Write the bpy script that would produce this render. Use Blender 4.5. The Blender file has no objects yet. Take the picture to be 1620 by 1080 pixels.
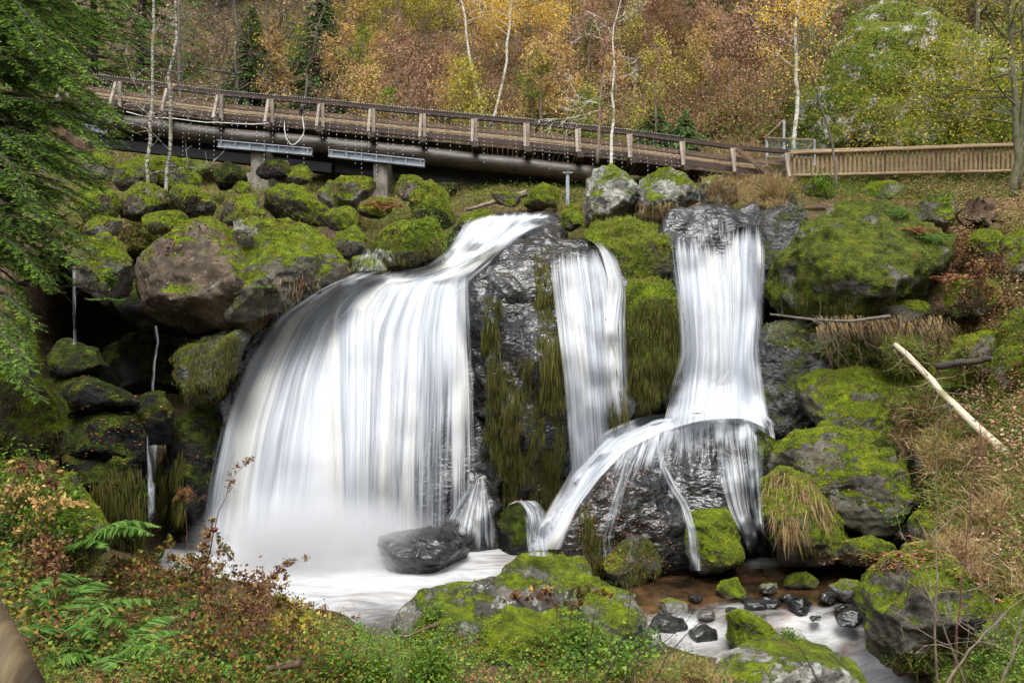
import bpy, bmesh, math, random
import numpy as np
from mathutils import Vector
from mathutils.bvhtree import BVHTree
FPX=1260.0
rng=np.random.default_rng(7); random.seed(7)
COL=bpy.context.scene.collection
def P(px,py,d): return np.array([(px-810)/FPX*d, d, (540-py)/FPX*d])
# ---------------------------------------------------------------- noise
def _h(i,j,k,s):
    n=(i*374761393+j*668265263+k*2147483647+s*974634777)&0xffffffff
    n=((n^(n>>13))*1274126177)&0xffffffff
    n=((n^(n>>16))*2246822519)&0xffffffff
    return ((n^(n>>15))&0xffffff)/float(0xffffff)
def vnoise(p,s=0):
    p=np.asarray(p,float); f=np.floor(p); i=f.astype(np.int64); t=p-f; t=t*t*t*(t*(t*6-15)+10)
    r=0
    for a in (0,1):
        wa=t[:,0] if a else 1-t[:,0]
        for b in (0,1):
            wb=t[:,1] if b else 1-t[:,1]
            for c in (0,1):
                wc=t[:,2] if c else 1-t[:,2]
                r=r+wa*wb*wc*_h(i[:,0]+a,i[:,1]+b,i[:,2]+c,s)
    return r*2-1
def fbm(p,o=4,s=0,g=0.5):
    r=0;a=1;n=0;p=np.asarray(p,float)
    for k in range(o):
        r=r+a*vnoise(p*2.03**k+17.3*k,s+k); n+=a; a*=g
    return r/n
def ridged(p,o=3,s=0):
    r=0;a=1;n=0
    for k in range(o):
        r=r+a*(1-2*np.abs(vnoise(p*2.1**k+5.1*k,s+k))); n+=a; a*=.5
    return r/n
# ---------------------------------------------------------------- mesh linking
def mesh_np(name,V,F,mats,smooth=True,uv=None,attrs=None,midx=None):
    """V (n,3); F list of int arrays (each (m,k))"""
    me=bpy.data.meshes.new(name)
    if isinstance(F,np.ndarray): F=[F]
    F=[f for f in F if len(f)]
    V=np.asarray(V,np.float32); me.vertices.add(len(V)); me.vertices.foreach_set('co',V.ravel())
    nl=sum(f.size for f in F); npoly=sum(len(f) for f in F)
    me.loops.add(nl); me.polygons.add(npoly)
    lv=np.concatenate([f.ravel() for f in F]).astype(np.int32)
    tot=np.concatenate([np.full(len(f),f.shape[1]) for f in F])
    st=np.concatenate([[0],np.cumsum(tot)[:-1]]).astype(np.int32)
    me.loops.foreach_set('vertex_index',lv); me.polygons.foreach_set('loop_start',st)
    me.polygons.foreach_set('use_smooth',np.full(npoly,smooth))
    if midx is not None: me.polygons.foreach_set('material_index',np.asarray(midx,np.int32))
    if uv is not None:
        l=me.uv_layers.new(name='UVMap'); l.data.foreach_set('uv',np.asarray(uv,np.float32)[lv].ravel())
    if attrs:
        for k,a in attrs.items():
            at=me.attributes.new(k,'FLOAT','POINT'); at.data.foreach_set('value',np.asarray(a,np.float32))
    me.update(calc_edges=True); me.validate()
    for m in (mats if isinstance(mats,(list,tuple)) else [mats]): me.materials.append(m)
    return me
def tag(o,label=None,cat=None,group=None,kind=None):
    if label: o['label']=label
    if cat: o['category']=cat
    if group: o['group']=group
    if kind: o['kind']=kind
    return o
def obj(name,V,F,mats,parent=None,origin=None,**k):
    V=np.asarray(V,float)
    if parent is not None:
        org=np.array(parent.matrix_world.translation) if parent.parent is None else np.array(parent['_o'])
        org=np.array(parent['_o'])
    else:
        org=np.array([(V[:,0].min()+V[:,0].max())/2,(V[:,1].min()+V[:,1].max())/2,V[:,2].min()]) if origin is None else np.array(origin,float)
    me=mesh_np(name,V-org,F,mats,**k)
    o=bpy.data.objects.new(name,me); COL.objects.link(o)
    if parent is not None: o.parent=parent
    else: o.location=Vector(org)
    o['_o']=[float(x) for x in org]
    return o
def empty(name,loc,label,cat,group=None):
    o=bpy.data.objects.new(name,None); COL.objects.link(o); o.location=Vector(loc); o.empty_display_size=.2
    o['_o']=[float(x) for x in loc]
    return tag(o,label,cat,group)
class MB:
    """collects primitives into one mesh"""
    def __init__(s): s.V=[];s.Q=[];s.T=[];s.n=0
    def add(s,V,Q=None,T=None):
        V=np.asarray(V,float); s.V.append(V)
        if Q is not None and len(Q): s.Q.append(np.asarray(Q)+s.n)
        if T is not None and len(T): s.T.append(np.asarray(T)+s.n)
        s.n+=len(V)
    def box(s,a,b,w,h,up=(0,0,1),bev=0):
        a=np.array(a,float);b=np.array(b,float);d=b-a;d/=np.linalg.norm(d)+1e-9
        u=np.cross(d,up);
        if np.linalg.norm(u)<1e-4:u=np.cross(d,(0,1,0))
        u/=np.linalg.norm(u);v=np.cross(u,d)
        V=[]
        for e in (a,b):
            for su,sv in ((-1,-1),(1,-1),(1,1),(-1,1)): V.append(e+u*su*w/2+v*sv*h/2)
        s.add(V,[[0,1,2,3],[7,6,5,4],[0,4,5,1],[1,5,6,2],[2,6,7,3],[3,7,4,0]])
    def tube(s,pts,rad,n=6,cap=True):
        pts=np.asarray(pts,float);m=len(pts);rad=np.broadcast_to(rad,(m,)) if np.ndim(rad)==0 else np.asarray(rad)
        d=np.gradient(pts,axis=0); d/=np.linalg.norm(d,axis=1)[:,None]+1e-9
        ref=np.array([0.,0,1]) if abs(d[:,2].mean())<.8 else np.array([1.,0,0])
        u=np.cross(d,ref);u/=np.linalg.norm(u,axis=1)[:,None]+1e-9;v=np.cross(d,u)
        a=np.arange(n)/n*2*np.pi
        V=pts[:,None,:]+rad[:,None,None]*(np.cos(a)[None,:,None]*u[:,None,:]+np.sin(a)[None,:,None]*v[:,None,:])
        V=V.reshape(-1,3);i=np.arange(m-1)[:,None]*n+np.arange(n)[None,:];j=np.arange(m-1)[:,None]*n+(np.arange(n)[None,:]+1)%n
        Q=np.stack([i,j,j+n,i+n],-1).reshape(-1,4)
        T=None
        if cap:
            V=np.vstack([V,pts[0],pts[-1]]);k=m*n
            T=[[k,(q+1)%n,q] for q in range(n)]+[[k+1,(m-1)*n+q,(m-1)*n+(q+1)%n] for q in range(n)]
        s.add(V,Q,T)
    def arrays(s): return np.vstack(s.V),[np.vstack(x) for x in (s.Q,s.T) if x]
    def build(s,name,mat,parent=None,smooth=False,**k):
        V,F=s.arrays(); return obj(name,V,F,mat,parent,smooth=smooth,**k)
# ---------------------------------------------------------------- vectorised plant pieces
def rnd_unit(n):
    v=rng.normal(size=(n,3)); return v/np.linalg.norm(v,axis=1)[:,None]
def norm(v): return v/(np.linalg.norm(v,axis=-1,keepdims=True)+1e-9)
def leaves(C,size,aspect=.6,up=0.0,droop=0):
    """rhombic leaves, slightly folded; returns V,Q(tris)"""
    n=len(C);L=np.broadcast_to(size,(n,)) if np.ndim(size)==0 else size
    L=L*rng.uniform(.6,1.3,n)
    d=rnd_unit(n); d[:,2]=d[:,2]*(1-up)-droop; d=norm(d)
    s=rnd_unit(n); s=norm(np.cross(d,s) if up==0 else np.cross(d,norm(s*(1-up)+np.array([0,0,1.])*up*2)))
    nn=np.cross(d,s)
    W=L*aspect/2
    a=C-d*L[:,None]*.5; b=C+d*L[:,None]*.5
    l=C+s*W[:,None]+nn*W[:,None]*.35; r=C-s*W[:,None]+nn*W[:,None]*.35
    V=np.stack([a,l,b,r],1).reshape(-1,3)
    i=np.arange(n)*4
    T=np.concatenate([np.stack([i,i+1,i+2],1),np.stack([i,i+2,i+3],1)])
    return V,T
def blades(C,D,L,W,bend=.4,seg=3):
    """thin tapered ribbons starting at C heading D, bending under gravity"""
    n=len(C);L=np.broadcast_to(L,(n,));W=np.broadcast_to(W,(n,))
    side=norm(np.cross(D,rnd_unit(n)))
    V=[]
    for k in range(seg+1):
        t=k/seg
        c=C+D*(L*t)[:,None]; c=c.copy(); c[:,2]-=bend*L*t*t
        w=(W*(1-t)**.7/2)[:,None] if k<seg else 0
        if k<seg: V+= [c-side*w,c+side*w]
        else: V+=[c]
    m=2*seg+1
    V=np.stack(V,1).reshape(-1,3); i=np.arange(n)*m
    Q=[np.stack([i+2*k,i+2*k+1,i+2*k+3,i+2*k+2],1) for k in range(seg-1)]
    T=np.stack([i+2*seg-2,i+2*seg-1,i+2*seg],1)
    return V,(np.concatenate(Q) if Q else None),T
# ---------------------------------------------------------------- materials
class NT:
    def __init__(s,name):
        s.m=bpy.data.materials.new(name); s.m.use_nodes=True; s.t=s.m.node_tree; s.t.nodes.clear()
        s.out=s.t.nodes.new('ShaderNodeOutputMaterial')
    def n(s,ty,**k):
        x=s.t.nodes.new(ty)
        for a,b in k.items():
            if a.startswith('_'): setattr(x,a[1:],b)
        return x
    def link(s,a,b): s.t.links.new(a,b)
    def set(s,sock,v):
        if hasattr(v,'links') or isinstance(v,bpy.types.NodeSocket): s.link(v,sock)
        else: sock.default_value=v
    def pos(s):
        if not hasattr(s,'_p'): s._g=s.n('ShaderNodeNewGeometry'); s._p=s._g.outputs['Position']
        return s._p
    def geo(s): s.pos(); return s._g
    def noise(s,scale,detail=3,vec=None,rough=.55,dist=0,out='Fac'):
        x=s.n('ShaderNodeTexNoise'); s.link(vec if vec is not None else s.pos(),x.inputs['Vector'])
        x.inputs['Scale'].default_value=scale; x.inputs['Detail'].default_value=detail
        x.inputs['Roughness'].default_value=rough; x.inputs['Distortion'].default_value=dist
        return x.outputs[out]
    def voro(s,scale,feat='F1',vec=None,out='Distance'):
        x=s.n('ShaderNodeTexVoronoi',_feature=feat); s.link(vec if vec is not None else s.pos(),x.inputs['Vector']); x.inputs['Scale'].default_value=scale
        return x.outputs[out]
    def math(s,op,a,b=0.0,c=None,clamp=False):
        x=s.n('ShaderNodeMath',_operation=op,_use_clamp=clamp); s.set(x.inputs[0],a); s.set(x.inputs[1],b)
        if c is not None: s.set(x.inputs[2],c)
        return x.outputs[0]
    def ramp(s,f,a,b,lo=0.0,hi=1.0,smooth=True):
        x=s.n('ShaderNodeMapRange',_interpolation_type='SMOOTHSTEP' if smooth else 'LINEAR'); s.set(x.inputs[0],f)
        s.set(x.inputs[1],a); s.set(x.inputs[2],b); s.set(x.inputs[3],lo); s.set(x.inputs[4],hi); return x.outputs[0]
    def mix(s,f,a,b):
        x=s.n('ShaderNodeMix',_data_type='RGBA'); s.set(x.inputs[0],f)
        for i,v in ((6,a),(7,b)):
            if isinstance(v,(tuple,list)): x.inputs[i].default_value=(*v[:3],1)
            else: s.link(v,x.inputs[i])
        return x.outputs[2]
    def cramp(s,f,cols):
        x=s.n('ShaderNodeValToRGB'); s.set(x.inputs[0],f); e=x.color_ramp.elements
        while len(e)<len(cols): e.new(.5)
        for i,(p,c) in enumerate(cols): e[i].position=p; e[i].color=(*c,1)
        return x.outputs[0]
    def bump(s,h,strength=.5,dist=.05,normal=None):
        x=s.n('ShaderNodeBump'); s.link(h,x.inputs['Height']); x.inputs['Strength'].default_value=strength; x.inputs['Distance'].default_value=dist
        if normal is not None: s.link(normal,x.inputs['Normal'])
        return x.outputs[0]
    def pbsdf(s,col,rough=.6,normal=None,spec=.5,coat=0):
        x=s.n('ShaderNodeBsdfPrincipled'); s.set(x.inputs['Base Color'],(*col[:3],1) if isinstance(col,(tuple,list)) else col)
        s.set(x.inputs['Roughness'],rough); s.set(x.inputs['Specular IOR Level'],spec)
        if normal is not None: s.link(normal,x.inputs['Normal'])
        return x.outputs[0]
    def done(s,sh): s.link(sh,s.out.inputs['Surface']); return s.m
MOSS_BRIGHT=(.30,.38,.008); MOSS_MID=(.12,.165,.006); MOSS_DARK=(.022,.032,.006); MOSS_RUST=(.13,.085,.02)
def rock_mat(name,c1,c2,moss=0.0,up=1.0,wet=0.0,lichen=0.0,mossc=(MOSS_DARK,MOSS_MID,MOSS_BRIGHT),crack=.5,litter=0.0,streak=False):
    T=NT(name); g=T.geo(); p=T.pos()
    big=T.noise(1.3,3); mid=T.noise(5,4,rough=.65); fine=T.noise(38,3,rough=.7)
    vf=T.voro(70)
    col=T.mix(T.ramp(T.math('ADD',big,T.math('MULTIPLY',T.math('SUBTRACT',mid,.5),.9)),.35,.65),c1,c2)
    dk=tuple(x*.35 for x in c1)
    col=T.mix(T.math('MULTIPLY',T.ramp(fine,.52,.72),.55),col,dk)
    col=T.mix(T.math('MULTIPLY',T.ramp(vf,.25,.05),.35*(1-wet*.8)),col,tuple(min(.6,x*1.7) for x in c2))
    # cracks
    dv=T.n('ShaderNodeVectorMath',_operation='ADD'); T.link(p,dv.inputs[0]); T.link(T.noise(2,3,out='Color'),dv.inputs[1])
    cr=T.voro(.55,'DISTANCE_TO_EDGE',vec=dv.outputs[0])
    crm=T.math('MULTIPLY',T.math('MULTIPLY',T.ramp(cr,.02,.0),T.ramp(T.noise(1.1,2),.5,.6)),crack)
    col=T.mix(crm,col,tuple(x*.25 for x in c1))
    if lichen>0:
        l=T.ramp(T.noise(7,4,rough=.7),.62-lichen*.2,.70-lichen*.2)
        col=T.mix(T.math('MULTIPLY',l,.8),col,T.mix(fine,(.42,.44,.38),(.25,.27,.21)))
    # moss mask
    sx=T.n('ShaderNodeSeparateXYZ'); T.link(g.outputs['Normal'],sx.inputs[0])
    m=T.math('MULTIPLY',sx.outputs[2],up)
    m=T.math('ADD',m,T.math('MULTIPLY',T.math('SUBTRACT',T.noise(1.7,4,rough=.6),.5),3.9))
    m=T.math('ADD',m,T.math('MULTIPLY',T.math('SUBTRACT',T.noise(14,3,rough=.7),.5),1.6))
    m=T.ramp(T.math('ADD',m,moss),.25,.55)
    mc=T.cramp(T.math('ADD',T.math('MULTIPLY',T.noise(4.5,4,rough=.7),.75),T.math('MULTIPLY',T.noise(60,2,rough=.8),.28)),
        [(.38,mossc[0]),(.53,mossc[1]),(.70,mossc[2]),(.85,mossc[2])])
    mc=T.mix(T.math('MULTIPLY',T.ramp(T.noise(2.9,3),.55,.72),.6),mc,MOSS_RUST)
    if litter>0:
        lt=T.ramp(T.noise(26,2,rough=.8),.60-litter*.12,.66-litter*.12)
        lc=T.cramp(T.noise(55,1),[(.3,(.05,.022,.012)),(.5,(.17,.075,.03)),(.7,(.28,.14,.07))])
        mc=T.mix(lt,mc,lc); col=T.mix(lt,col,lc)
    fc=T.mix(m,col,mc)
    mossh=T.math('MULTIPLY',T.math('ADD',T.noise(48,4,rough=.75),T.math('MULTIPLY',T.voro(22),.8)),m)
    rockh=T.math('ADD',T.math('MULTIPLY',T.noise(11,6,rough=.72),.9),T.math('MULTIPLY',crm,-1.0))
    n1=T.bump(rockh,.9 if wet<.9 else .30,.05); n2=T.bump(mossh,.9,.06,n1)
    rough=T.math('ADD',T.math('MULTIPLY',m,.6),T.ramp(T.noise(6,3),.3,.7,.62-wet*.46,.85-wet*.56),clamp=True)
    if wet>.7:
        mp=T.n('ShaderNodeMapping'); T.link(p,mp.inputs[0]); mp.inputs['Scale'].default_value=(1,1,2.2)
        n2=T.bump(T.noise(5.5,2,vec=mp.outputs[0],rough=.4,dist=.8),.55,.10,n2)
    sh=T.pbsdf(fc,rough,n2,spec=(.14 if name.startswith('dark_damp') else .3+wet*.15))
    if wet>.7:
        q=sh.node; T.set(q.inputs['Coat Weight'],T.math('MULTIPLY',T.ramp(T.noise(1.4,3),.35,.6,.1,.65),T.math('SUBTRACT',1.0,m))); q.inputs['Coat Roughness'].default_value=.12; T.link(n2,q.inputs['Coat Normal'])
    return T.done(sh)
M={}
G1=(.12,.115,.10);G2=(.27,.26,.23)
M['moss']=rock_mat('mossy_granite',(.06,.053,.044),(.15,.135,.11),moss=.0,up=1.3)
M['fullmoss']=rock_mat('moss_cushion',(.045,.038,.03),(.10,.09,.07),moss=.45,up=1.1)
M['overhang']=rock_mat('overhang_granite',(.062,.046,.030),(.150,.112,.076),moss=-.72,up=2.0,lichen=.12)
M['speckled']=rock_mat('speckled_granite',(.038,.034,.028),(.14,.13,.11),moss=-.05,up=.7,lichen=.35,crack=.8)
M['grey']=rock_mat('pale_granite',(.075,.07,.06),(.21,.20,.175),moss=-.1,up=.9,lichen=.6)
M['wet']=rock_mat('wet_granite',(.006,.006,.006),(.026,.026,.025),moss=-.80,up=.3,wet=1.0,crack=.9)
M['wetmoss']=rock_mat('wet_mossy_granite',(.018,.018,.017),(.060,.058,.055),moss=.15,up=.15,wet=.8,mossc=(MOSS_DARK,(.055,.075,.010),(.13,.16,.015)))
M['streamstone']=rock_mat('stream_stone_granite',(.05,.045,.04),(.15,.14,.125),moss=-.5,up=.5,wet=.75,crack=.3)
M['dark']=rock_mat('dark_damp_shade_rock',(.004,.004,.0036),(.015,.014,.012),moss=.12,up=.9,wet=.65,mossc=((.010,.015,.004),(.03,.045,.005),(.12,.16,.01)))  # damp rock, blackened further so its colour carries the cave shade
M['rightboulder']=rock_mat('mossed_right_boulder',(.05,.045,.036),(.15,.14,.12),moss=.75,up=.3,mossc=((.022,.03,.006),(.075,.10,.007),(.19,.23,.008)))
M['outcrop']=rock_mat('outcrop_rock',(.16,.15,.13),(.40,.39,.35),moss=.60,up=.10,lichen=.2,litter=.35,mossc=((.06,.085,.012),(.13,.175,.012),(.24,.30,.015)))
M['cliff']=rock_mat('hillside_ground',(.035,.026,.018),(.10,.068,.04),moss=.18,up=.25,litter=.6,mossc=((.03,.04,.01),(.075,.095,.012),(.14,.17,.015)))
def simple(name,c1,c2,scale=6,rough=.7,bump=.3,stretch=None,spec=.4,metal=0):
    T=NT(name); v=T.pos()
    if stretch:
        mp=T.n('ShaderNodeMapping'); T.link(v,mp.inputs[0]); mp.inputs['Scale'].default_value=stretch; v=mp.outputs[0]
    f=T.noise(scale,5,vec=v,rough=.7); g2=T.noise(2.1,2)
    c=T.mix(T.ramp(T.math('ADD',T.math('MULTIPLY',f,.7),T.math('MULTIPLY',g2,.3)),.35,.65),c1,c2)
    sh=T.pbsdf(c,rough,T.bump(f,bump,.02),spec=spec)
    if metal: T.t.nodes[-1]
    return T.done(sh)
M['wood']=simple('weathered_rail_timber',(.05,.032,.018),(.19,.125,.075),9,.75,.5,(1,4,6))
M['wood_wet']=simple('wet_dark_timber',(.020,.011,.007),(.070,.038,.024),9,.45,.5,(1,4,6))
M['plank']=simple('tan_plank',(.15,.10,.055),(.34,.25,.15),7,.8,.4,(1,4,9))
M['posts']=simple('silvered_post_timber',(.12,.095,.07),(.36,.30,.24),9,.8,.5,(5,5,1.2))
M['picket']=simple('fence_timber',(.16,.105,.055),(.36,.26,.16),12,.8,.4,(8,8,1.5))
M['log']=simple('wet_girder_log',(.014,.010,.007),(.065,.050,.036),4,.42,.5,(.7,3,6))
M['black']=simple('black_girder_and_shade',(.006,.006,.007),(.018,.018,.02),8,.5,.2)  # girder black, with the shade under the deck put into it
M['steel']=simple('galvanised_steel',(.20,.23,.27),(.38,.42,.47),10,.4,.1)
M['concrete']=simple('stained_concrete',(.07,.06,.045),(.25,.225,.18),5,.85,.4,(1,1,.4))
M['cable']=simple('pale_cable',(.4,.4,.38),(.6,.6,.56),5,.5,0)
M['rubber']=simple('black_rubber',(.01,.01,.01),(.02,.02,.02),5,.4,0)
M['bulb']=simple('clear_bulb',(.6,.62,.66),(.85,.87,.9),5,.2,0,spec=.8)
M['bark']=simple('grey_bark',(.055,.045,.035),(.17,.15,.12),14,.85,.6,(3,3,1))
M['bark_dark']=simple('dark_bark',(.022,.016,.012),(.07,.055,.042),14,.85,.6,(3,3,1))
M['bark_moss']=simple('mossy_bark',(.05,.06,.015),(.17,.15,.10),9,.9,.6,(2,2,1))
M['twig']=simple('twig_bark',(.10,.07,.05),(.24,.19,.14),14,.8,.2)
M['twig_red']=simple('red_twig',(.07,.03,.02),(.15,.07,.05),14,.8,.2)
M['stump']=simple('rotten_wood',(.03,.018,.010),(.13,.08,.045),9,.9,.8,(3,3,.8))
def birch(nm='birch_bark',a=.52,b=.62,cc=(.60,.57,.50)):
    T=NT(nm); p=T.pos(); mp=T.n('ShaderNodeMapping'); T.link(p,mp.inputs[0]); mp.inputs['Scale'].default_value=(5,5,16)
    f=T.noise(1.6,4,vec=mp.outputs[0],rough=.75); g=T.noise(1.1,3)
    c=T.mix(T.ramp(f,a,b),cc,(.055,.045,.035))
    c=T.mix(T.ramp(g,.55,.66),c,(.20,.19,.08))
    return T.done(T.pbsdf(c,.7,T.bump(f,.4,.02)))
M['birch']=birch()
M['oldbirch']=birch('weathered_birch',.58,.68,(.50,.42,.30))
M['birch_lichen']=birch('birch_lichened',.46,.54,(.40,.39,.32))
def rail_mat():
    T=NT('blurred_handrail_wood'); mp=T.n('ShaderNodeMapping'); T.link(T.pos(),mp.inputs[0]); mp.inputs['Rotation'].default_value=(0,0.6,0); mp.inputs['Scale'].default_value=(30,4,4)
    f=T.noise(1.2,4,vec=mp.outputs[0],rough=.6)
    return T.done(T.pbsdf(T.cramp(f,[(.3,(.035,.024,.012)),(.5,(.09,.06,.03)),(.7,(.20,.15,.07))]),.6,T.bump(f,.4,.01)))
M['handrail']=rail_mat()
def leaf_mat(name,cols,trans=.35,rough=.6):
    T=NT(name); g=T.geo(); r=g.outputs['Random Per Island']
    r2=T.math('ADD',T.math('MULTIPLY',r,.75),T.math('MULTIPLY',T.noise(1.4,2),.25))
    n=len(cols); c=T.cramp(r2,[(.1+.75*i/(n-1),q) for i,q in enumerate(cols)])
    d=T.pbsdf(c,rough,spec=.3); t=T.n('ShaderNodeBsdfTranslucent'); T.link(c,t.inputs[0])
    mx=T.n('ShaderNodeMixShader'); mx.inputs[0].default_value=trans; T.link(d,mx.inputs[1]); T.link(t.outputs[0],mx.inputs[2])
    return T.done(mx.outputs[0])
M['l_gold']=leaf_mat('golden_leaves',[(.42,.20,.03),(.72,.42,.06),(.88,.62,.12),(.70,.60,.12)])
M['l_yg']=leaf_mat('yellow_green_leaves',[(.17,.17,.02),(.42,.38,.05),(.66,.54,.08),(.28,.29,.04)])
M['l_green']=leaf_mat('green_leaves',[(.045,.10,.012),(.12,.22,.02),(.24,.32,.03),(.45,.40,.04)])
M['l_beech']=leaf_mat('copper_beech_leaves',[(.16,.075,.05),(.34,.17,.10),(.50,.30,.19),(.62,.44,.29)])
M['l_orange']=leaf_mat('orange_leaves',[(.34,.18,.07),(.60,.38,.13),(.74,.54,.20),(.45,.33,.12)])
M['l_litter']=leaf_mat('fallen_leaves',[(.06,.022,.012),(.16,.065,.03),(.33,.17,.09),(.38,.14,.06)],.15)
M['l_herb']=leaf_mat('fresh_herb_leaves',[(.025,.065,.010),(.06,.14,.014),(.12,.24,.022),(.24,.32,.04)])
M['l_dark']=leaf_mat('dark_green_leaves',[(.015,.035,.008),(.03,.07,.012),(.06,.12,.02),(.10,.16,.02)])
M['l_dead']=leaf_mat('withered_leaves',[(.05,.018,.012),(.12,.045,.025),(.22,.11,.05),(.38,.25,.06)],.2)
M['l_mixed']=leaf_mat('bramble_leaves',[(.05,.018,.010),(.03,.065,.010),(.08,.13,.014),(.30,.23,.03),(.20,.06,.02),(.09,.035,.018)],.3)
M['needle']=leaf_mat('spruce_needles',[(.02,.06,.010),(.06,.15,.016),(.13,.27,.025),(.21,.36,.035)],.2)
M['needle_tip']=leaf_mat('fresh_spruce_needles',[(.08,.22,.02),(.16,.34,.03),(.26,.44,.04),(.36,.52,.06)],.25)
M['needle_far']=leaf_mat('far_spruce_needles',[(.03,.07,.022),(.06,.13,.03),(.11,.21,.04),(.16,.27,.055)],.2)
M['grass']=leaf_mat('grass_blades',[(.07,.12,.012),(.15,.22,.02),(.26,.29,.04),(.35,.28,.09)],.3)
M['drygrass']=leaf_mat('dry_grass',[(.17,.095,.04),(.34,.21,.10),(.48,.34,.19),(.28,.27,.07)],.25)
M['mossblade']=leaf_mat('moss_tufts',[(.035,.05,.005),(.095,.135,.006),(.24,.31,.008),(.42,.46,.015)],.2)
M['mossdrape']=leaf_mat('hanging_moss',[(.02,.024,.006),(.05,.06,.008),(.13,.14,.016),(.10,.055,.018)],.2)
M['fern']=leaf_mat('fern_pinnae',[(.03,.09,.012),(.07,.17,.022),(.14,.25,.045),(.09,.18,.025)],.3)
M['fern_dead']=leaf_mat('dead_fern',[(.10,.035,.018),(.22,.08,.035),(.34,.15,.07),(.2,.08,.03)],.2)
def water_mat(name,ku=46,kv=1.3,lo=.0,seed=0.,tint=(.80,.825,.87),warm=(.85,.83,.77),soft=.55,warmth=.5):
    T=NT(name); uv=T.n('ShaderNodeUVMap'); 
    def mapped(a,b,off):
        mp=T.n('ShaderNodeMapping'); T.link(uv.outputs[0],mp.inputs[0]); mp.inputs['Scale'].default_value=(a,b,1); mp.inputs['Location'].default_value=(off,off*.7,seed); return mp.outputs[0]
    wob=T.noise(3,2,vec=mapped(1.2,1.2,3.1))
    n1=T.noise(1,4,vec=mapped(ku,kv,seed),rough=.6,dist=.25); n2=T.noise(1,3,vec=mapped(ku*.28,kv*.7,seed+5),rough=.5); n3=T.noise(1,2,vec=mapped(ku*2.6,kv*2.2,seed+9))
    n=T.math('ADD',T.math('MULTIPLY',n1,.42),T.math('ADD',T.math('MULTIPLY',n2,.36),T.math('MULTIPLY',n3,.22)))
    at=T.n('ShaderNodeAttribute',_attribute_name='dens'); de=at.outputs['Fac']
    # threshold moves with density
    thr=T.math('SUBTRACT',.74,T.math('MULTIPLY',de,.56))
    a=T.ramp(n,T.math('SUBTRACT',thr,.09),T.math('ADD',thr,.17))
    a=T.math('MULTIPLY',a,T.ramp(de,.0,.35),clamp=True)
    a=T.math('MULTIPLY',a,T.ramp(de,0,1,.72,1.0,False))
    c=T.mix(T.ramp(n,.34,.60),(.42,.465,.53),tint)
    c=T.mix(T.math('MULTIPLY',T.ramp(n2,.50,.62),warmth),c,warm)
    nb=T.bump(n,.8,.16)
    d=T.n('ShaderNodeBsdfDiffuse'); T.link(c,d.inputs[0]); T.link(nb,d.inputs['Normal'])
    tr=T.n('ShaderNodeBsdfTranslucent'); T.link(c,tr.inputs[0])
    mx=T.n('ShaderNodeMixShader'); mx.inputs[0].default_value=.35; T.link(d.outputs[0],mx.inputs[1]); T.link(tr.outputs[0],mx.inputs[2])
    tp=T.n('ShaderNodeBsdfTransparent'); m2=T.n('ShaderNodeMixShader'); T.link(a,m2.inputs[0]); T.link(tp.outputs[0],m2.inputs[1]); T.link(mx.outputs[0],m2.inputs[2])
    return T.done(m2.outputs[0])
M['fall_a']=water_mat('falling_water',46,1.1,seed=1.)
M['fall_b']=water_mat('falling_water_inner',30,.8,seed=7.,warmth=.7)
M['thread']=water_mat('thin_falling_water',11,2.4,seed=4.,warmth=.1)
M['cascade']=water_mat('rushing_water',20,2.2,seed=13.,warmth=.9)
def pool_mat():
    T=NT('pool_water'); uv=T.n('ShaderNodeUVMap'); mp=T.n('ShaderNodeMapping'); T.link(uv.outputs[0],mp.inputs[0]); mp.inputs['Scale'].default_value=(2.6,9,1)
    n=T.noise(1,6,vec=mp.outputs[0],rough=.65,dist=.9); n2=T.noise(1.5,4,rough=.6)
    at=T.n('ShaderNodeAttribute',_attribute_name='foam'); fo=at.outputs['Fac']
    f=T.ramp(T.math('ADD',T.math('ADD',T.math('MULTIPLY',n,.95),T.math('MULTIPLY',n2,.45)),fo),.92,1.80,0,.80)
    br=T.cramp(T.noise(2.2,4),[(.35,(.010,.008,.005)),(.52,(.045,.026,.012)),(.72,(.12,.062,.026))])
    g=T.pbsdf(br,.06,T.bump(T.noise(5,3),.12,.05),spec=.8)
    d=T.n('ShaderNodeBsdfDiffuse'); d.inputs[0].default_value=(.68,.69,.70,1); T.link(T.bump(n,.6,.16),d.inputs['Normal'])
    mx=T.n('ShaderNodeMixShader'); T.link(f,mx.inputs[0]); T.link(g,mx.inputs[1]); T.link(d.outputs[0],mx.inputs[2])
    return T.done(mx.outputs[0])
M['pool']=pool_mat()
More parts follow.
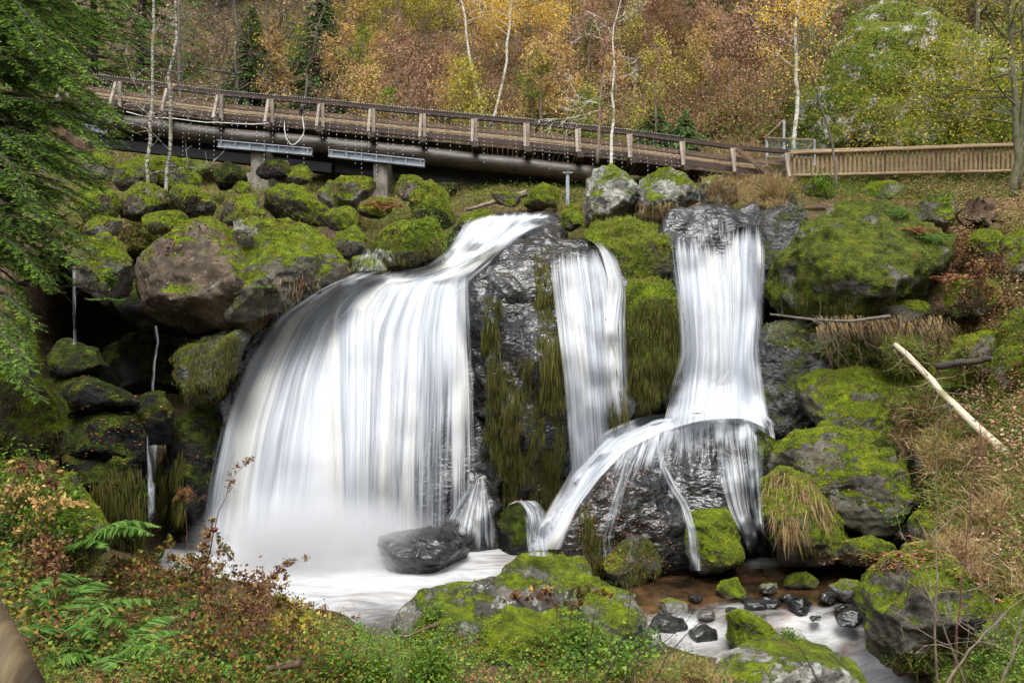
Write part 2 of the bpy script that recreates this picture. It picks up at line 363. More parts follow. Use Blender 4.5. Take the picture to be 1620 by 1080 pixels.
# ---------------------------------------------------------------- hillside: one continuous relief reaching from the bank to the far forest
ROWS=[-1500,-700,-300,0,120,200,250,300,340,400,440,480,540,620,700,800,860,900,950,1000,1030,1080,1200,1500,2600]
COLS={
-1400:[190,110,72,44,30,24,20,17,15,13,12,11.5,11,10,9,8,7.4,7,6.5,6,5.6,5,4,2.3,1.2],
0:   [190,110,80,55,38,30,26,22,19,17,16,15,14,12,10,8,7.2,6.5,6,5.6,5.2,4.6,3.6,2.2,1.2],
130: [190,110,80,55,38,30,30,25.3,19.5,19.5,22,24,24,20,15,14,13.6,9.5,7.2,6,5.7,5.1,3.8,2.2,1.2],
300: [190,110,80,55,38,31,30,25.3,20.5,20.5,24,26,25,20,16.2,15.8,15.5,15.0,8.6,6.8,6.2,5.4,4,2.2,1.2],
500: [190,110,80,55,39,32,30,25.3,21.5,19,18.4,18,17.8,17.5,17.2,16.8,15.8,15.0,13.2,8.2,7.2,6.0,4.2,2.3,1.2],
600: [190,110,80,56,40,33,30,25.3,22.5,19.5,18.2,18,17.8,17.5,17.2,16.8,15.8,15.05,13.2,11.5,7.9,6.4,4.4,2.3,1.2],
800: [190,110,80,56,40,34,30,25.3,22,19.9,18.6,18.3,18,17.8,17.5,17,15.9,15.05,13.2,11.7,7.9,6.5,4.5,2.3,1.2],
1000:[190,110,80,55,39,33,30,25.3,20.8,19,18.2,18,17.9,17.8,17,16,15.2,15.0,13.2,11.7,9,6.7,4.6,2.3,1.2],
1150:[190,110,78,50,37,31.5,27.6,24.3,21,19.2,18.6,18.4,18.2,18,17,16,15.3,15.0,13.2,11.75,11.0,7.6,5,2.3,1.2],
1300:[190,110,62,34,31,29.5,27.4,24.2,20.3,18.6,18.2,18,17.5,16.3,15.4,14.6,14.3,14.4,13.2,12.0,11.6,10.7,7.6,2.3,1.2],
1420:[190,110,58,33,30.5,29,27.2,23.9,19.8,18.3,17.8,17.2,16.2,15,14.2,13.6,13.4,13.2,12.7,11.8,11.4,10.8,7.8,2.3,1.2],
1500:[190,110,58,33,30.5,29,26.8,23.4,19.4,17.6,17,16.4,15.5,14.2,13.2,12.2,11.6,11,10.3,9.8,9.4,8.8,6.2,2.2,1.2],
1640:[190,110,58,33,30,28.5,26.2,22.8,18.4,16.4,15.6,15,14,12.6,11.6,10.4,9.7,9.2,8.6,8,7.7,7,5.2,2.1,1.2],
2600:[190,110,60,36,30,27,22,17,15.5,14,13.3,13,12,11,10,9,8.4,8,7.5,7,6.7,6.2,4.8,2.1,1.2]}
ck=sorted(COLS); TAB=np.log(np.array([COLS[k] for k in ck]))
def terr_depth(px,py):
    px=np.clip(px,ck[0],ck[-1]); py=np.clip(py,ROWS[0],ROWS[-1])
    per=np.stack([np.interp(py,ROWS,TAB[i]) for i in range(len(ck))])
    j=np.clip(np.searchsorted(ck,px,side='right')-1,0,len(ck)-2); c0=np.array(ck)[j]; c1=np.array(ck)[j+1]
    t=(px-c0)/(c1-c0); t=t*t*(3-2*t)
    ii=np.arange(len(px)); return np.exp(per[j,ii]*(1-t)+per[j+1,ii]*t)
xs=np.unique(np.concatenate([np.linspace(-1400,-250,40),np.arange(-240,1870,5.0),np.linspace(1875,2600,30)]))
ys=np.unique(np.concatenate([np.linspace(-1500,-120,40),np.arange(-110,1130,5.0),np.linspace(1140,2600,60)]))
gx,gy=np.meshgrid(xs,ys); px=gx.ravel(); py=gy.ravel()
d=terr_depth(px,py)
# smooth the table's creases
dd=np.log(d).reshape(gx.shape)
for _ in range(6):
    dd[1:-1,1:-1]=(dd[1:-1,1:-1]*2+dd[:-2,1:-1]+dd[2:,1:-1]+dd[1:-1,:-2]+dd[1:-1,2:])/6
d=np.exp(dd).ravel()
W=np.stack([(px-810)/FPX*d,d,(540-py)/FPX*d],1)
amp=np.clip(d/16,.25,3)*.30
wt=np.clip((W[:,2]+4.05)/.5,0,1)
nz=fbm(W*np.array([.55,.4,.7]),5,s=3)*.9+np.abs(fbm(W*2.1,3,s=8))*.5
W[:,1]-=nz*amp*wt*1.0; W[:,2]+=nz*amp*.35*wt
ny_,nx_=gx.shape; i=(np.arange(ny_-1)[:,None]*nx_+np.arange(nx_-1)[None,:]).ravel()
TQ=np.stack([i+nx_,i+nx_+1,i+1,i],1)
ground=obj('ground',W,TQ,M['cliff'],origin=(0,0,0)); tag(ground,kind='structure')
SURF=[(W,TQ)]
# ---------------------------------------------------------------- boulders
_ico={}
def ico(n):
    if n not in _ico:
        bm=bmesh.new(); bmesh.ops.create_icosphere(bm,subdivisions=n,radius=1)
        V=np.array([v.co[:] for v in bm.verts]); F=np.array([[v.index for v in f.verts] for f in bm.faces]); bm.free(); _ico[n]=(V,F)
    return _ico[n]
ROCKS={}
def rock(key,label,out,d,t,mat='moss',lean=0.35,sub=5,rough=1.0,facet=6,seed=0,q=.8,cat='boulder',group=None,name='boulder',ct=None):
    """a closed stone: outline given in photo pixels at depth d, thickness t (m) both ways"""
    out=np.array(out,float)
    c=np.array(ct,float) if ct else (out.min(0)+out.max(0))/2
    a=np.arctan2(-(out[:,1]-c[1]),out[:,0]-c[0]); r=np.hypot(out[:,0]-c[0],out[:,1]-c[1]); o=np.argsort(a); a=a[o];r=r[o]
    A=np.concatenate([a-2*np.pi,a,a+2*np.pi]); R=np.tile(r,3)
    V,F=ico(sub); th=np.arctan2(V[:,2],V[:,0]); s=np.clip(np.hypot(V[:,0],V[:,2]),0,1)
    # radius along straight polygon edges, softened
    thn=np.linspace(-np.pi,np.pi,361); 
    def polyR(tt):
        j=np.searchsorted(A,tt)-1; a0=A[j];a1=A[j+1];r0=R[j];r1=R[j+1]
        x0,y0,x1,y1=r0*np.cos(a0),r0*np.sin(a0),r1*np.cos(a1),r1*np.sin(a1)
        dx,dy=x1-x0,y1-y0; den=np.cos(tt)*dy-np.sin(tt)*dx
        return np.where(np.abs(den)>1e-6,(x0*dy-y0*dx)/den,(r0+r1)/2)
    rr=polyR(thn); 
    k=np.ones(9)/9; rr=np.convolve(np.concatenate([rr[-9:-1],rr,rr[1:9]]),k,'same')[8:-8]
    Rt=np.interp(th,thn,rr)*(1.015+.008*facet)
    sq=s**q
    X=c[0]+Rt*sq*np.cos(th); Y=c[1]-Rt*sq*np.sin(th)
    H=(out[:,1].max()-out[:,1].min())/FPX*d
    zr=-(Y-c[1])/FPX*d
    dep=d+t*V[:,1]*np.abs(V[:,1])**-.0*1.0+lean*zr
    dep=np.maximum(dep,1.0)
    W=np.stack([(X-810)/FPX*dep,dep,(540-Y)/FPX*dep],1)
    size=max(.3,min(H,(out[:,0].max()-out[:,0].min())/FPX*d))
    nrm=norm(np.stack([V[:,0]/1.0,V[:,1],V[:,2]],1))
    rs=np.random.default_rng(seed+hash_s(key))
    off=rs.uniform(0,50,3)
    cen=W.mean(0)
    for _ in range(facet):
        n=rs.normal(size=3); n[1]=-abs(n[1])*1.3; n/=np.linalg.norm(n)
        pr=(W-cen)@n; h=np.quantile(pr,.86); ex=np.maximum(0,pr-h); W-= (ex*.75)[:,None]*n
    W+= nrm*(fbm(W*(1.6/size)+off,4)*size*.085*rough)[:,None]
    W+= nrm*(fbm(W*2.6+off,4,s=4)*min(.16,size*.09)*rough)[:,None]
    W+= nrm*((ridged(W*1.5+off,3,s=9)-.35)*min(.12,size*.07)*rough)[:,None]
    W+= nrm*(fbm(W*7+off,3,s=6)*min(.035,size*.03)*rough)[:,None]
    W+= nrm*(vnoise(W*13+off,3)*.012)[:,None]
    if sub>=6: W+= nrm*(vnoise(W*29+off,5)*.007)[:,None]
    o=obj(name,W,F,M[mat]); tag(o,label,cat,group)
    SURF.append((W,F)); ROCKS[key]=(o,W,F,mat)
    return o
def hash_s(s):
    h=0
    for ch in s: h=(h*131+ord(ch))%99991
    return h
def el(cx,cy,rx,ry,rot=0,n=12,pw=1.0):
    a=np.arange(n)/n*2*np.pi; x=rx*np.sign(np.cos(a))*np.abs(np.cos(a))**pw; y=ry*np.sign(np.sin(a))*np.abs(np.sin(a))**pw
    c,s=math.cos(math.radians(rot)),math.sin(math.radians(rot))
    return [(cx+p*c-q2*s,cy+p*s+q2*c) for p,q2 in zip(x,y)]
R=rock
# --- around the left overhang
R('ov1','big overhanging boulder left of the falls, bare brown face under a moss cap',[(208,380),(225,360),(270,354),(330,350),(368,368),(392,392),(396,440),(388,490),(345,513),(300,514),(255,505),(230,484),(213,430)],15.6,1.5,'overhang',lean=.1,sub=6,facet=9,q=.7,rough=.55)
R('ov2','bright moss-covered boulder overhanging the cave beside the main fall',[(352,395),(365,370),(400,352),(440,350),(490,362),(520,385),(545,410),(552,432),(520,452),(480,472),(440,492),(395,506),(362,500),(352,450)],16.0,1.3,'moss',lean=.9,sub=6,facet=4)
R('st1','small pale stone lying on top of the mossy overhang',[(364,352),(380,346),(402,360),(398,370),(378,372),(366,366)],15.7,.2,'grey',sub=4,facet=4)
R('lm1','rust-green mossy boulder below the left bridge pillar',[(415,330),(420,300),(445,293),(480,298),(500,318),(527,335),(522,354),(470,358),(430,350)],19,.8,'fullmoss',sub=6)
R('lm2','dark-sided mossy boulder left of the rust-green one',[(342,345),(350,318),(375,308),(400,307),(418,325),(415,352),(380,358)],18.6,.6,'moss')
R('lm3','small mossy block at the foot of the left pillar',[(370,300),(378,287),(395,290),(400,308),(375,310)],20.2,.35,'fullmoss',sub=4)
R('lm4','mossy boulder behind the two thin birch trunks',[(187,325),(195,300),(225,290),(262,300),(262,335),(220,348),(192,342)],18.2,.8,'moss',sub=5)
R('lm5','low bright moss mound right of the birch trunks',[(262,318),(280,293),(310,295),(342,322),(330,345),(280,345)],18.4,.7,'fullmoss')
R('lm6','dark boulder in the shade under the bridge left end',[(330,290),(335,268),(360,258),(385,268),(390,290),(350,300)],22,.6,'dark')
R('lm7','grey slab-like outcrop under the left end of the bridge',[(185,300),(190,262),(235,245),(300,250),(318,285),(300,305),(240,312)],21,.9,'moss')
R('lm8','olive mossy rock in front of the left pillar, right side',[(495,320),(505,292),(530,285),(560,300),(570,330),(530,345)],21.5,.7,'moss')
R('lm9','flat mossy stone above the rust-green boulder',el(300,268,28,16),21.5,.5,'fullmoss',sub=4)
R('wl1','mossy mound with hanging fern above the far-left trickle',[(115,400),(135,378),(165,372),(200,392),(210,430),(205,470),(165,480),(125,450)],15.2,.8,'moss',sub=6)
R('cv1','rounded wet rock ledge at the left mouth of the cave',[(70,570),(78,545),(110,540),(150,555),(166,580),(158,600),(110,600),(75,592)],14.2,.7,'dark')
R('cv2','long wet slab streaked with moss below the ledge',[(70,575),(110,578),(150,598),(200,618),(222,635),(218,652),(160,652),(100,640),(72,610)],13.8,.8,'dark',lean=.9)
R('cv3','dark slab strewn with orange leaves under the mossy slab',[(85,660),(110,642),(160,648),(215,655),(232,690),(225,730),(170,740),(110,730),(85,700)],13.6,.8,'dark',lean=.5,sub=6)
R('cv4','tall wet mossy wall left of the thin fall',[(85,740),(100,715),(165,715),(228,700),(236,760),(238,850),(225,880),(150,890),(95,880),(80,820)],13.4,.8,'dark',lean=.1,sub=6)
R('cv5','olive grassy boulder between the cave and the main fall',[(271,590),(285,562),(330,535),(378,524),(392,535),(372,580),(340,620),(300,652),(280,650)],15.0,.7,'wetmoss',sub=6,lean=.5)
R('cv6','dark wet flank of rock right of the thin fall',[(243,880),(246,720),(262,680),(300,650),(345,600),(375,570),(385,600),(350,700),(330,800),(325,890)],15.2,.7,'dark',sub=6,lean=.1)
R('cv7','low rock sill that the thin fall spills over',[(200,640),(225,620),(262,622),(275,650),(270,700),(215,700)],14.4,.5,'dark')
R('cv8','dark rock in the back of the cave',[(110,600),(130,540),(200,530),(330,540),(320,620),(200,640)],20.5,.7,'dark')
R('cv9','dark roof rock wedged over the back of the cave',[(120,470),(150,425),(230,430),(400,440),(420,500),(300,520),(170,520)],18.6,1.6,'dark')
# --- stream above the lip
R('um1','mossy boulder covered in ivy beside the upper cascade',[(572,375),(580,352),(605,345),(650,345),(700,350),(720,378),(705,402),(665,420),(620,412),(588,398)],17.6,.8,'fullmoss',sub=6)
R('um2','small mossy stone in the side trickle left of the upper cascade',[(548,425),(556,408),(585,404),(615,420),(618,432),(580,434),(552,434)],16.6,.4,'fullmoss',sub=5)
R('um3','leafy mossy hump behind the ivy boulder',[(640,345),(655,305),(680,288),(705,310),(718,345),(700,358),(660,358)],19.4,.7,'fullmoss')
R('um4','mossy stone splitting the upper cascade',[(726,360),(730,340),(760,333),(790,338),(793,350),(765,360),(738,368)],19.9,.4,'fullmoss')
R('um5','small leafy rock standing in the stream under the thin steel prop',[(888,355),(892,328),(905,318),(922,335),(928,358),(905,364)],19.2,.4,'fullmoss')
R('um6','dark mossy rock under the fallen log',[(828,325),(835,300),(860,292),(890,300),(892,328),(850,332)],22,.5,'fullmoss')
R('um7','olive bank boulder left of the ivy boulder',[(528,400),(535,372),(560,358),(582,375),(578,402),(550,412)],17.4,.5,'moss')
R('gb1','pale lichen-spotted boulder beside the steel prop under the bridge',[(925,320),(928,292),(942,266),(970,261),(997,272),(1010,300),(1012,335),(985,352),(945,356),(930,345)],20,.9,'grey',lean=.1,sub=6,facet=4)
R('gb2','large pale boulder with moss cap leaning right of the lichen boulder',[(1010,300),(1018,283),(1045,272),(1085,263),(1108,270),(1111,295),(1100,318),(1070,330),(1035,338),(1015,330)],19.8,.9,'grey',lean=.3,sub=6,facet=4)
R('gb3','half-hidden grey boulder under the bridge end behind dry stalks',[(1103,305),(1112,287),(1135,281),(1165,290),(1175,315),(1150,328),(1110,328)],21.2,.6,'grey')
# --- rock carrying the falls
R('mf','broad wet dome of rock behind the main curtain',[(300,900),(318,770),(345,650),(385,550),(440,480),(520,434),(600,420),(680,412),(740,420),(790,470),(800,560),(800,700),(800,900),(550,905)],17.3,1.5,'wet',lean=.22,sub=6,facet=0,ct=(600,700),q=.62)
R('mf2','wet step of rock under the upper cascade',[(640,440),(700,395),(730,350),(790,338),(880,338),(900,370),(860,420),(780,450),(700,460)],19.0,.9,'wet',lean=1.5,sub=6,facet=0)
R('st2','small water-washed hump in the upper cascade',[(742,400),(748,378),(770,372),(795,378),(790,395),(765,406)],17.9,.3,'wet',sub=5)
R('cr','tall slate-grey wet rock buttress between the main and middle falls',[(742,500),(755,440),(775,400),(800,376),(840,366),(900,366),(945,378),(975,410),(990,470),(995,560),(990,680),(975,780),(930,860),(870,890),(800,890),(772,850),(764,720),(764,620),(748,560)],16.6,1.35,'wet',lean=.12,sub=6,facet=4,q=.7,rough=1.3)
R('cr2','overhanging wet knob on the face of the buttress',[(768,448),(785,432),(810,436),(840,462),(852,480),(830,482),(795,470)],15.35,.3,'wet',sub=5)
R('mw','mossy wall with hanging tufts between the middle and right falls',[(985,470),(998,448),(1030,440),(1062,444),(1078,490),(1078,560),(1062,612),(1035,640),(1005,650),(985,620)],16.4,.8,'fullmoss',lean=0.0,sub=6,facet=1)
R('mw2','grassy mossed rock slope above the mossy wall',[(925,375),(955,352),(1010,340),(1055,340),(1062,400),(1060,450),(1015,462),(985,440),(960,400)],17.8,.8,'fullmoss',lean=.9,sub=6)
R('rf','dark wet cliff behind the right fall',[(1040,350),(1090,328),(1150,325),(1205,335),(1225,420),(1228,560),(1220,700),(1120,720),(1035,700),(1000,640),(1050,560),(1045,450)],18.3,1.2,'wet',lean=.12,sub=6,facet=1,q=.6,ct=(1130,520))
R('rf2','smooth wet dome parting the water at the head of the right fall',[(1070,365),(1078,338),(1110,325),(1150,328),(1172,350),(1176,368),(1140,382),(1095,372)],18.6,.4,'wet',lean=1.1,sub=5,facet=0)
R('rf3','dark wet rock shoulder right of the right fall head',[(1198,400),(1200,345),(1230,327),(1265,330),(1275,350),(1262,400),(1240,440),(1212,470),(1202,440)],17.3,.7,'wetmoss',lean=.2,sub=6)
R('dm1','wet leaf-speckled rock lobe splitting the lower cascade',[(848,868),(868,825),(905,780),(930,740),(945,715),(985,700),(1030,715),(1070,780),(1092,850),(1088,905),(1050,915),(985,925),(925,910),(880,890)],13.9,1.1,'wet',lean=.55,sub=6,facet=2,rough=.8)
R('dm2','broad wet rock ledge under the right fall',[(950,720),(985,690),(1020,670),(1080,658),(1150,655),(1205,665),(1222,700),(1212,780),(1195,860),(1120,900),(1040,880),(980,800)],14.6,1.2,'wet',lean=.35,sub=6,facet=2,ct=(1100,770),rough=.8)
R('dm3','green mossed foot of the ledge beside the pool',[(1090,860),(1085,815),(1105,795),(1145,815),(1180,850),(1192,885),(1170,905),(1110,905)],13.2,.6,'fullmoss',lean=.5,sub=6)
R('dm4','dark mossy rock between the right fall and the big right boulder',[(1170,720),(1180,690),(1205,680),(1235,705),(1232,760),(1215,800),(1185,790)],14.0,.5,'dark')
R('dm5','mossy leaf-strewn toe of the wet lobe',[(945,920),(950,870),(985,840),(1030,850),(1052,890),(1045,920),(990,930)],13.0,.45,'wetmoss',sub=6,lean=.5)
R('sp1','pointed rock under the main curtain, wrapped in spray',[(690,850),(715,790),(742,758),(768,758),(790,800),(800,860),(770,885),(700,885)],15.2,.6,'wet',lean=.4)
R('sp2','rounded dark rock at the foot of the buttress',[(785,880),(792,815),(815,785),(845,788),(855,830),(850,880),(815,892)],15.0,.5,'dark')
R('pl1','dark wet boulder sitting in the white plunge pool',[(565,880),(600,852),(655,840),(702,842),(735,862),(750,885),(742,905),(700,915),(650,916),(600,912)],13.9,.8,'wet',lean=.7,sub=6,facet=6,seed=3)
# --- right bank
R('hb','huge moss-draped boulder right of the right fall',[(1218,497),(1216,470),(1240,420),(1268,370),(1290,326),(1330,314),(1400,317),(1440,343),(1482,375),(1506,410),(1517,445),(1512,478),(1470,492),(1400,502),(1330,507),(1255,503)],16.7,1.6,'rightboulder',lean=.5,sub=6,facet=6,rough=1.1)
R('hb2','flat ledge stone under the huge boulder, right end',[(1365,505),(1375,482),(1420,476),(1480,480),(1510,492),(1480,508),(1410,512)],15.6,.4,'moss')
R('rb1','dark mossy rock wall beside the right fall, below the ledge',[(1198,710),(1200,600),(1215,530),(1250,515),(1300,540),(1345,580),(1345,640),(1290,700),(1240,715)],16.0,.8,'wetmoss',lean=.3,sub=6,facet=6)
R('rb2','grey-topped mossy rock beneath the exposed roots',[(1262,650),(1272,605),(1300,585),(1345,582),(1395,588),(1445,610),(1462,660),(1440,705),(1380,715),(1300,705)],15.0,.8,'moss',lean=.6,sub=6,facet=6)
R('rb3','round mossy boulder with bald pink-grey crown by the right pool',[(1215,770),(1232,712),(1258,686),(1310,677),(1360,688),(1412,712),(1440,748),(1446,795),(1420,835),(1370,838),(1300,812),(1240,800)],13.6,1.0,'moss',lean=.6,sub=6,facet=6,seed=2)
R('rb4','mossy boulder draped in dry grass below the bald-crowned one',[(1204,820),(1212,770),(1240,745),(1280,750),(1320,790),(1345,840),(1340,880),(1290,890),(1225,890),(1206,860)],13.0,.8,'fullmoss',lean=.5,sub=6)
R('rb5','low leafy moss cushion at the right pool edge',[(1318,880),(1335,858),(1375,850),(1412,862),(1418,885),(1380,895),(1335,893)],12.8,.5,'fullmoss')
R('rb6','dark mossy stone in the shaded nook by the right pool',[(1412,860),(1418,832),(1440,818),(1462,835),(1462,865),(1435,878)],13.0,.4,'dark')
R('rb7','shaded rock above the nook behind the dry stems',[(1440,800),(1445,700),(1480,670),(1525,690),(1530,780),(1490,830),(1450,840)],13.4,.5,'dark')
R('bb','big round bright-moss boulder by the outflow',[(1366,955),(1380,912),(1425,876),(1475,864),(1520,884),(1562,925),(1592,975),(1575,1040),(1520,1085),(1445,1080),(1400,1025),(1372,990)],9.6,.9,'moss',lean=.5,sub=6,facet=6,seed=5)
R('bb2','grey and green boulder cut by the right edge of the view',[(1560,1010),(1575,960),(1610,935),(1680,930),(1720,1000),(1700,1090),(1600,1100)],8.6,.6,'moss')
R('bb3','mossy rock rising on the right bank above the birch log',[(1575,600),(1590,530),(1612,490),(1660,470),(1740,480),(1760,600),(1700,680),(1620,690)],13,.8,'rightboulder',sub=6)
R('bk1','mossy bank rock behind the dry reeds',[(1490,600),(1500,560),(1540,540),(1590,560),(1600,610),(1550,640)],14.2,.6,'fullmoss')
R('bk2','mossy rock poking from the slope left of the birch log',[(1440,650),(1450,610),(1490,600),(1520,640),(1515,690),(1460,700)],14.0,.5,'wetmoss',sub=6)
R('bk3','low dark rock under the middle of the birch log',[(1530,720),(1545,690),(1590,690),(1615,730),(1600,770),(1550,765)],12.4,.4,'moss',sub=5)
R('bk4','mossy knob on the slope below the stump',[(1530,400),(1540,370),(1580,365),(1610,395),(1600,430),(1550,430)],16.6,.5,'fullmoss',sub=5)
R('bk5','dark crevice rock between the ledge and the grey-topped rock',[(1240,560),(1262,522),(1330,515),(1400,530),(1420,580),(1370,595),(1290,590)],16.2,.7,'wetmoss',sub=6)
R('bk6','small mossy rock at the foot of the wire frame',[(1195,300),(1205,283),(1235,280),(1252,298),(1240,312),(1205,312)],21.5,.4,'moss',sub=4)
# --- pool and outflow stones
R('of1','wedge-shaped mossy stone in the rapids',[(1143,1008),(1150,975),(1175,964),(1215,985),(1260,1003),(1262,1020),(1205,1032),(1160,1028)],10.3,.45,'fullmoss',lean=.4,sub=6)
R('of2','flat lichened rock at the bottom edge beside the outflow',[(1120,1090),(1135,1045),(1180,1022),(1240,1014),(1300,1022),(1350,1060),(1380,1110),(1300,1150),(1180,1150)],8.4,.7,'grey',lean=1.0,sub=6,facet=4)
R('of3','small mossy stone left of the quiet brown pool',[(1130,940),(1140,920),(1165,914),(1180,935),(1175,948),(1145,950)],12.2,.25,'fullmoss',sub=4)
R('of4','flat mossy stone in the middle of the brown pool',[(1240,925),(1250,908),(1275,904),(1297,918),(1290,930),(1255,932)],12.6,.25,'fullmoss',sub=4)
R('of5','mossy stone touching the big round boulder',[(1365,950),(1372,925),(1395,915),(1430,925),(1430,955),(1390,965)],11,.35,'moss',sub=5)
for i,(x,y,rx,ry,dd,lb) in enumerate([(1222,957,22,11,11.7,'wet stone nearest the wedge-shaped mossy rock, flat topped'),(1268,960,24,12,11.5,'broad wet stone right of the flat-topped one'),
  (1065,962,30,13,11.6,'wide leaf-stuck stone at the left end of the rapids'),(1058,995,28,24,10.8,'dark round stone with water pouring round it'),(1112,1004,26,14,10.6,'low dark stone half under white water'),
  (1344,935,30,14,12,'grey stone behind the stone row at the outflow'),(1346,978,20,14,10.9,'dark wet stone at the lip of the outflow chute'),(1310,945,18,10,11.8,'small rounded stone mid row'),
  (1215,930,14,9,12.3,'pebble-sized pale stone behind the row'),(1195,958,16,8,11.6,'small dark stone at the left of the row'),(1245,945,14,7,12.0,'tiny wet stone in the row gap'),(1120,975,14,7,11.2,'tiny stone left in the rapids'),(1330,962,14,7,11.4,'low stone just above the chute'),(1160,966,13,6,11.4,'thin stone ahead of the rapids'),(1385,985,18,11,10.8,'stone wedged against the big round boulder'),(1100,948,12,6,12.0,'little stone at the left edge of the brown pool'),(1290,978,13,6,11.0,'half-drowned stone in the smooth run'),(1205,975,11,5,11.2,'little stone behind the wedge-shaped rock'),(1365,968,12,7,11.2,'little stone under the stone touching the boulder'),(1180,948,9,5,11.9,'tiny stone between the mossy stone and the row')]):
    R('ps%d'%i,lb,el(x,y,rx*rng.uniform(.9,1.1),ry*rng.uniform(.9,1.15),rng.uniform(-12,12),9,.9),dd,.2,['wet','wet','streamstone'][i%3],lean=.8,sub=5,facet=6,rough=1.8,cat='stone',group='stones in the brown pool and rapids',name='stream_stone')
# --- near rocks
R('fb','large pale speckled boulder at the near edge of the pool',[(634,1000),(640,972),(688,932),(740,920),(785,912),(828,888),(880,878),(922,893),(965,926),(1005,962),(1060,1035),(1090,1090),(1060,1180),(700,1180),(640,1060)],9.4,1.2,'speckled',lean=.55,sub=6,facet=6,rough=1.1,ct=(850,1010))
R('fm','shaggy moss hummock in front of the pale boulder',[(725,1090),(735,1020),(760,985),(820,968),(870,975),(905,1000),(940,1040),(960,1090),(980,1130),(880,1180),(740,1180)],7.6,.6,'fullmoss',lean=.6,sub=6,rough=1.3)
R('fs','small mossy stone at the near pool edge',el(505,1012,38,14),7.9,.15,'fullmoss',sub=4)
R('ln1','tall mossy column of rock under the near spruce',[(-60,740),(-60,560),(-20,500),(25,495),(50,540),(70,600),(100,640),(106,690),(85,730),(30,760)],9.3,.7,'fullmoss',lean=.1,sub=6)
R('ln2','near mossy bank rock at the left edge under the orange leaves',[(-60,900),(-60,740),(0,715),(50,730),(105,760),(150,800),(165,850),(120,900),(40,930)],7.6,.6,'moss',lean=.4,sub=6)
for i,(x,y,rx,ry,dd,lb) in enumerate([(560,1075,60,34,6.0,'low moss cushion at the bottom edge left of the hummock'),(250,1070,70,30,5.4,'moss cushion at the bottom edge among the ferns'),(1010,1080,60,26,6.4,'moss cushion at the bottom edge under the dark twigs'),(420,1020,46,24,6.6,'mossy lump between the withered brambles'),(680,1060,34,40,6.6,'rust-tinged moss lump left of the hummock'),(1090,1062,50,20,7.4,'flattish moss cushion beside the flat lichened rock')]):
    R('mc%d'%i,lb,el(x,y,rx,ry,0,12,.9),dd,.25,'fullmoss',lean=.8,sub=5,facet=3,cat='moss cushion',name='moss_cushion',group='moss cushions on the near bank')
for i,(x,y,rx,ry,dd,t,mt,lb) in enumerate([
 (215,275,34,20,20.0,.5,'moss','squat mossy rock left of the grey slab outcrop under the bridge'),(150,325,34,26,17.6,.5,'fullmoss','mossy hump at the edge of the near spruce, above the far-left mound'),
 (150,262,30,18,20.5,.4,'moss','mossy rock at the shaded left end of the bridge'),(258,352,34,15,17.2,.4,'fullmoss','low moss pad just above the big brown overhang'),
 (432,268,26,14,21.5,.4,'dark','dark rock in shade between the two bridge pillars'),(468,278,22,14,21.5,.4,'moss','mossy rock right of the dark one between the pillars'),
 (560,300,30,18,20.5,.4,'moss','mossy rock touching the foot of the right pillar'),(598,330,28,13,19.2,.35,'fullmoss','moss pad below the foot of the right pillar'),
 (652,300,26,16,21.0,.4,'moss','stone right of the right pillar foot, moss on one side'),(545,345,26,16,18.2,.4,'fullmoss','moss lump between the olive rock and the ivy boulder'),
 (395,338,20,12,18.0,.3,'fullmoss','little moss lump under the dark-sided boulder'),(232,322,20,14,18.0,.3,'dark','dark stone in the gap by the foot of the birches'),
 (318,322,18,12,18.2,.3,'moss','small stone in the gap right of the low bright mound'),(165,360,26,14,16.4,.4,'moss','small mossy stone on top of the far-left mound'),
 (700,302,20,12,21.5,.3,'dark','small dark rock beside the leafy hump'),(805,315,24,10,21.8,.3,'moss','low mossy stone under the pale bare log'),
 (1235,305,30,16,20.5,.4,'moss','low mossy stone on the bank above the dark shoulder'),(1300,300,26,12,21.0,.3,'fullmoss','moss pad below the start of the picket fence'),
 (1400,300,30,12,21.0,.3,'moss','low stone in the leaves below the picket fence, middle'),(1480,335,30,18,18.6,.4,'moss','mossy stone behind the right shoulder of the huge boulder'),
 (1560,560,44,30,14.0,.6,'moss','mossy block beside the dark fallen log'),(1440,560,36,26,15.0,.5,'wetmoss','damp rock under the hanging roots'),
 (1500,720,46,34,13.2,.6,'moss','mossy block under the birch log above the reeds'),(1395,720,30,20,13.6,.4,'dark','dark stone wedged behind the bald-crowned boulder'),
 (1590,840,46,34,10.6,.5,'moss','mossy block in the reeds at the right edge'),(1540,470,40,26,15.4,.5,'fullmoss','moss hump amid the withered thicket'),
 (1640,400,50,36,15.8,.6,'moss','mossy boulder cut by the right edge below the fence'),(1470,830,26,22,12.2,.4,'moss','stone peeping out behind the big round boulder')]):
    R('xb%d'%i,lb,el(x,y,rx*1.15,ry*1.2,rng.uniform(-12,12),9,.85),dd,t,mt,lean=.6,sub=5,facet=7)
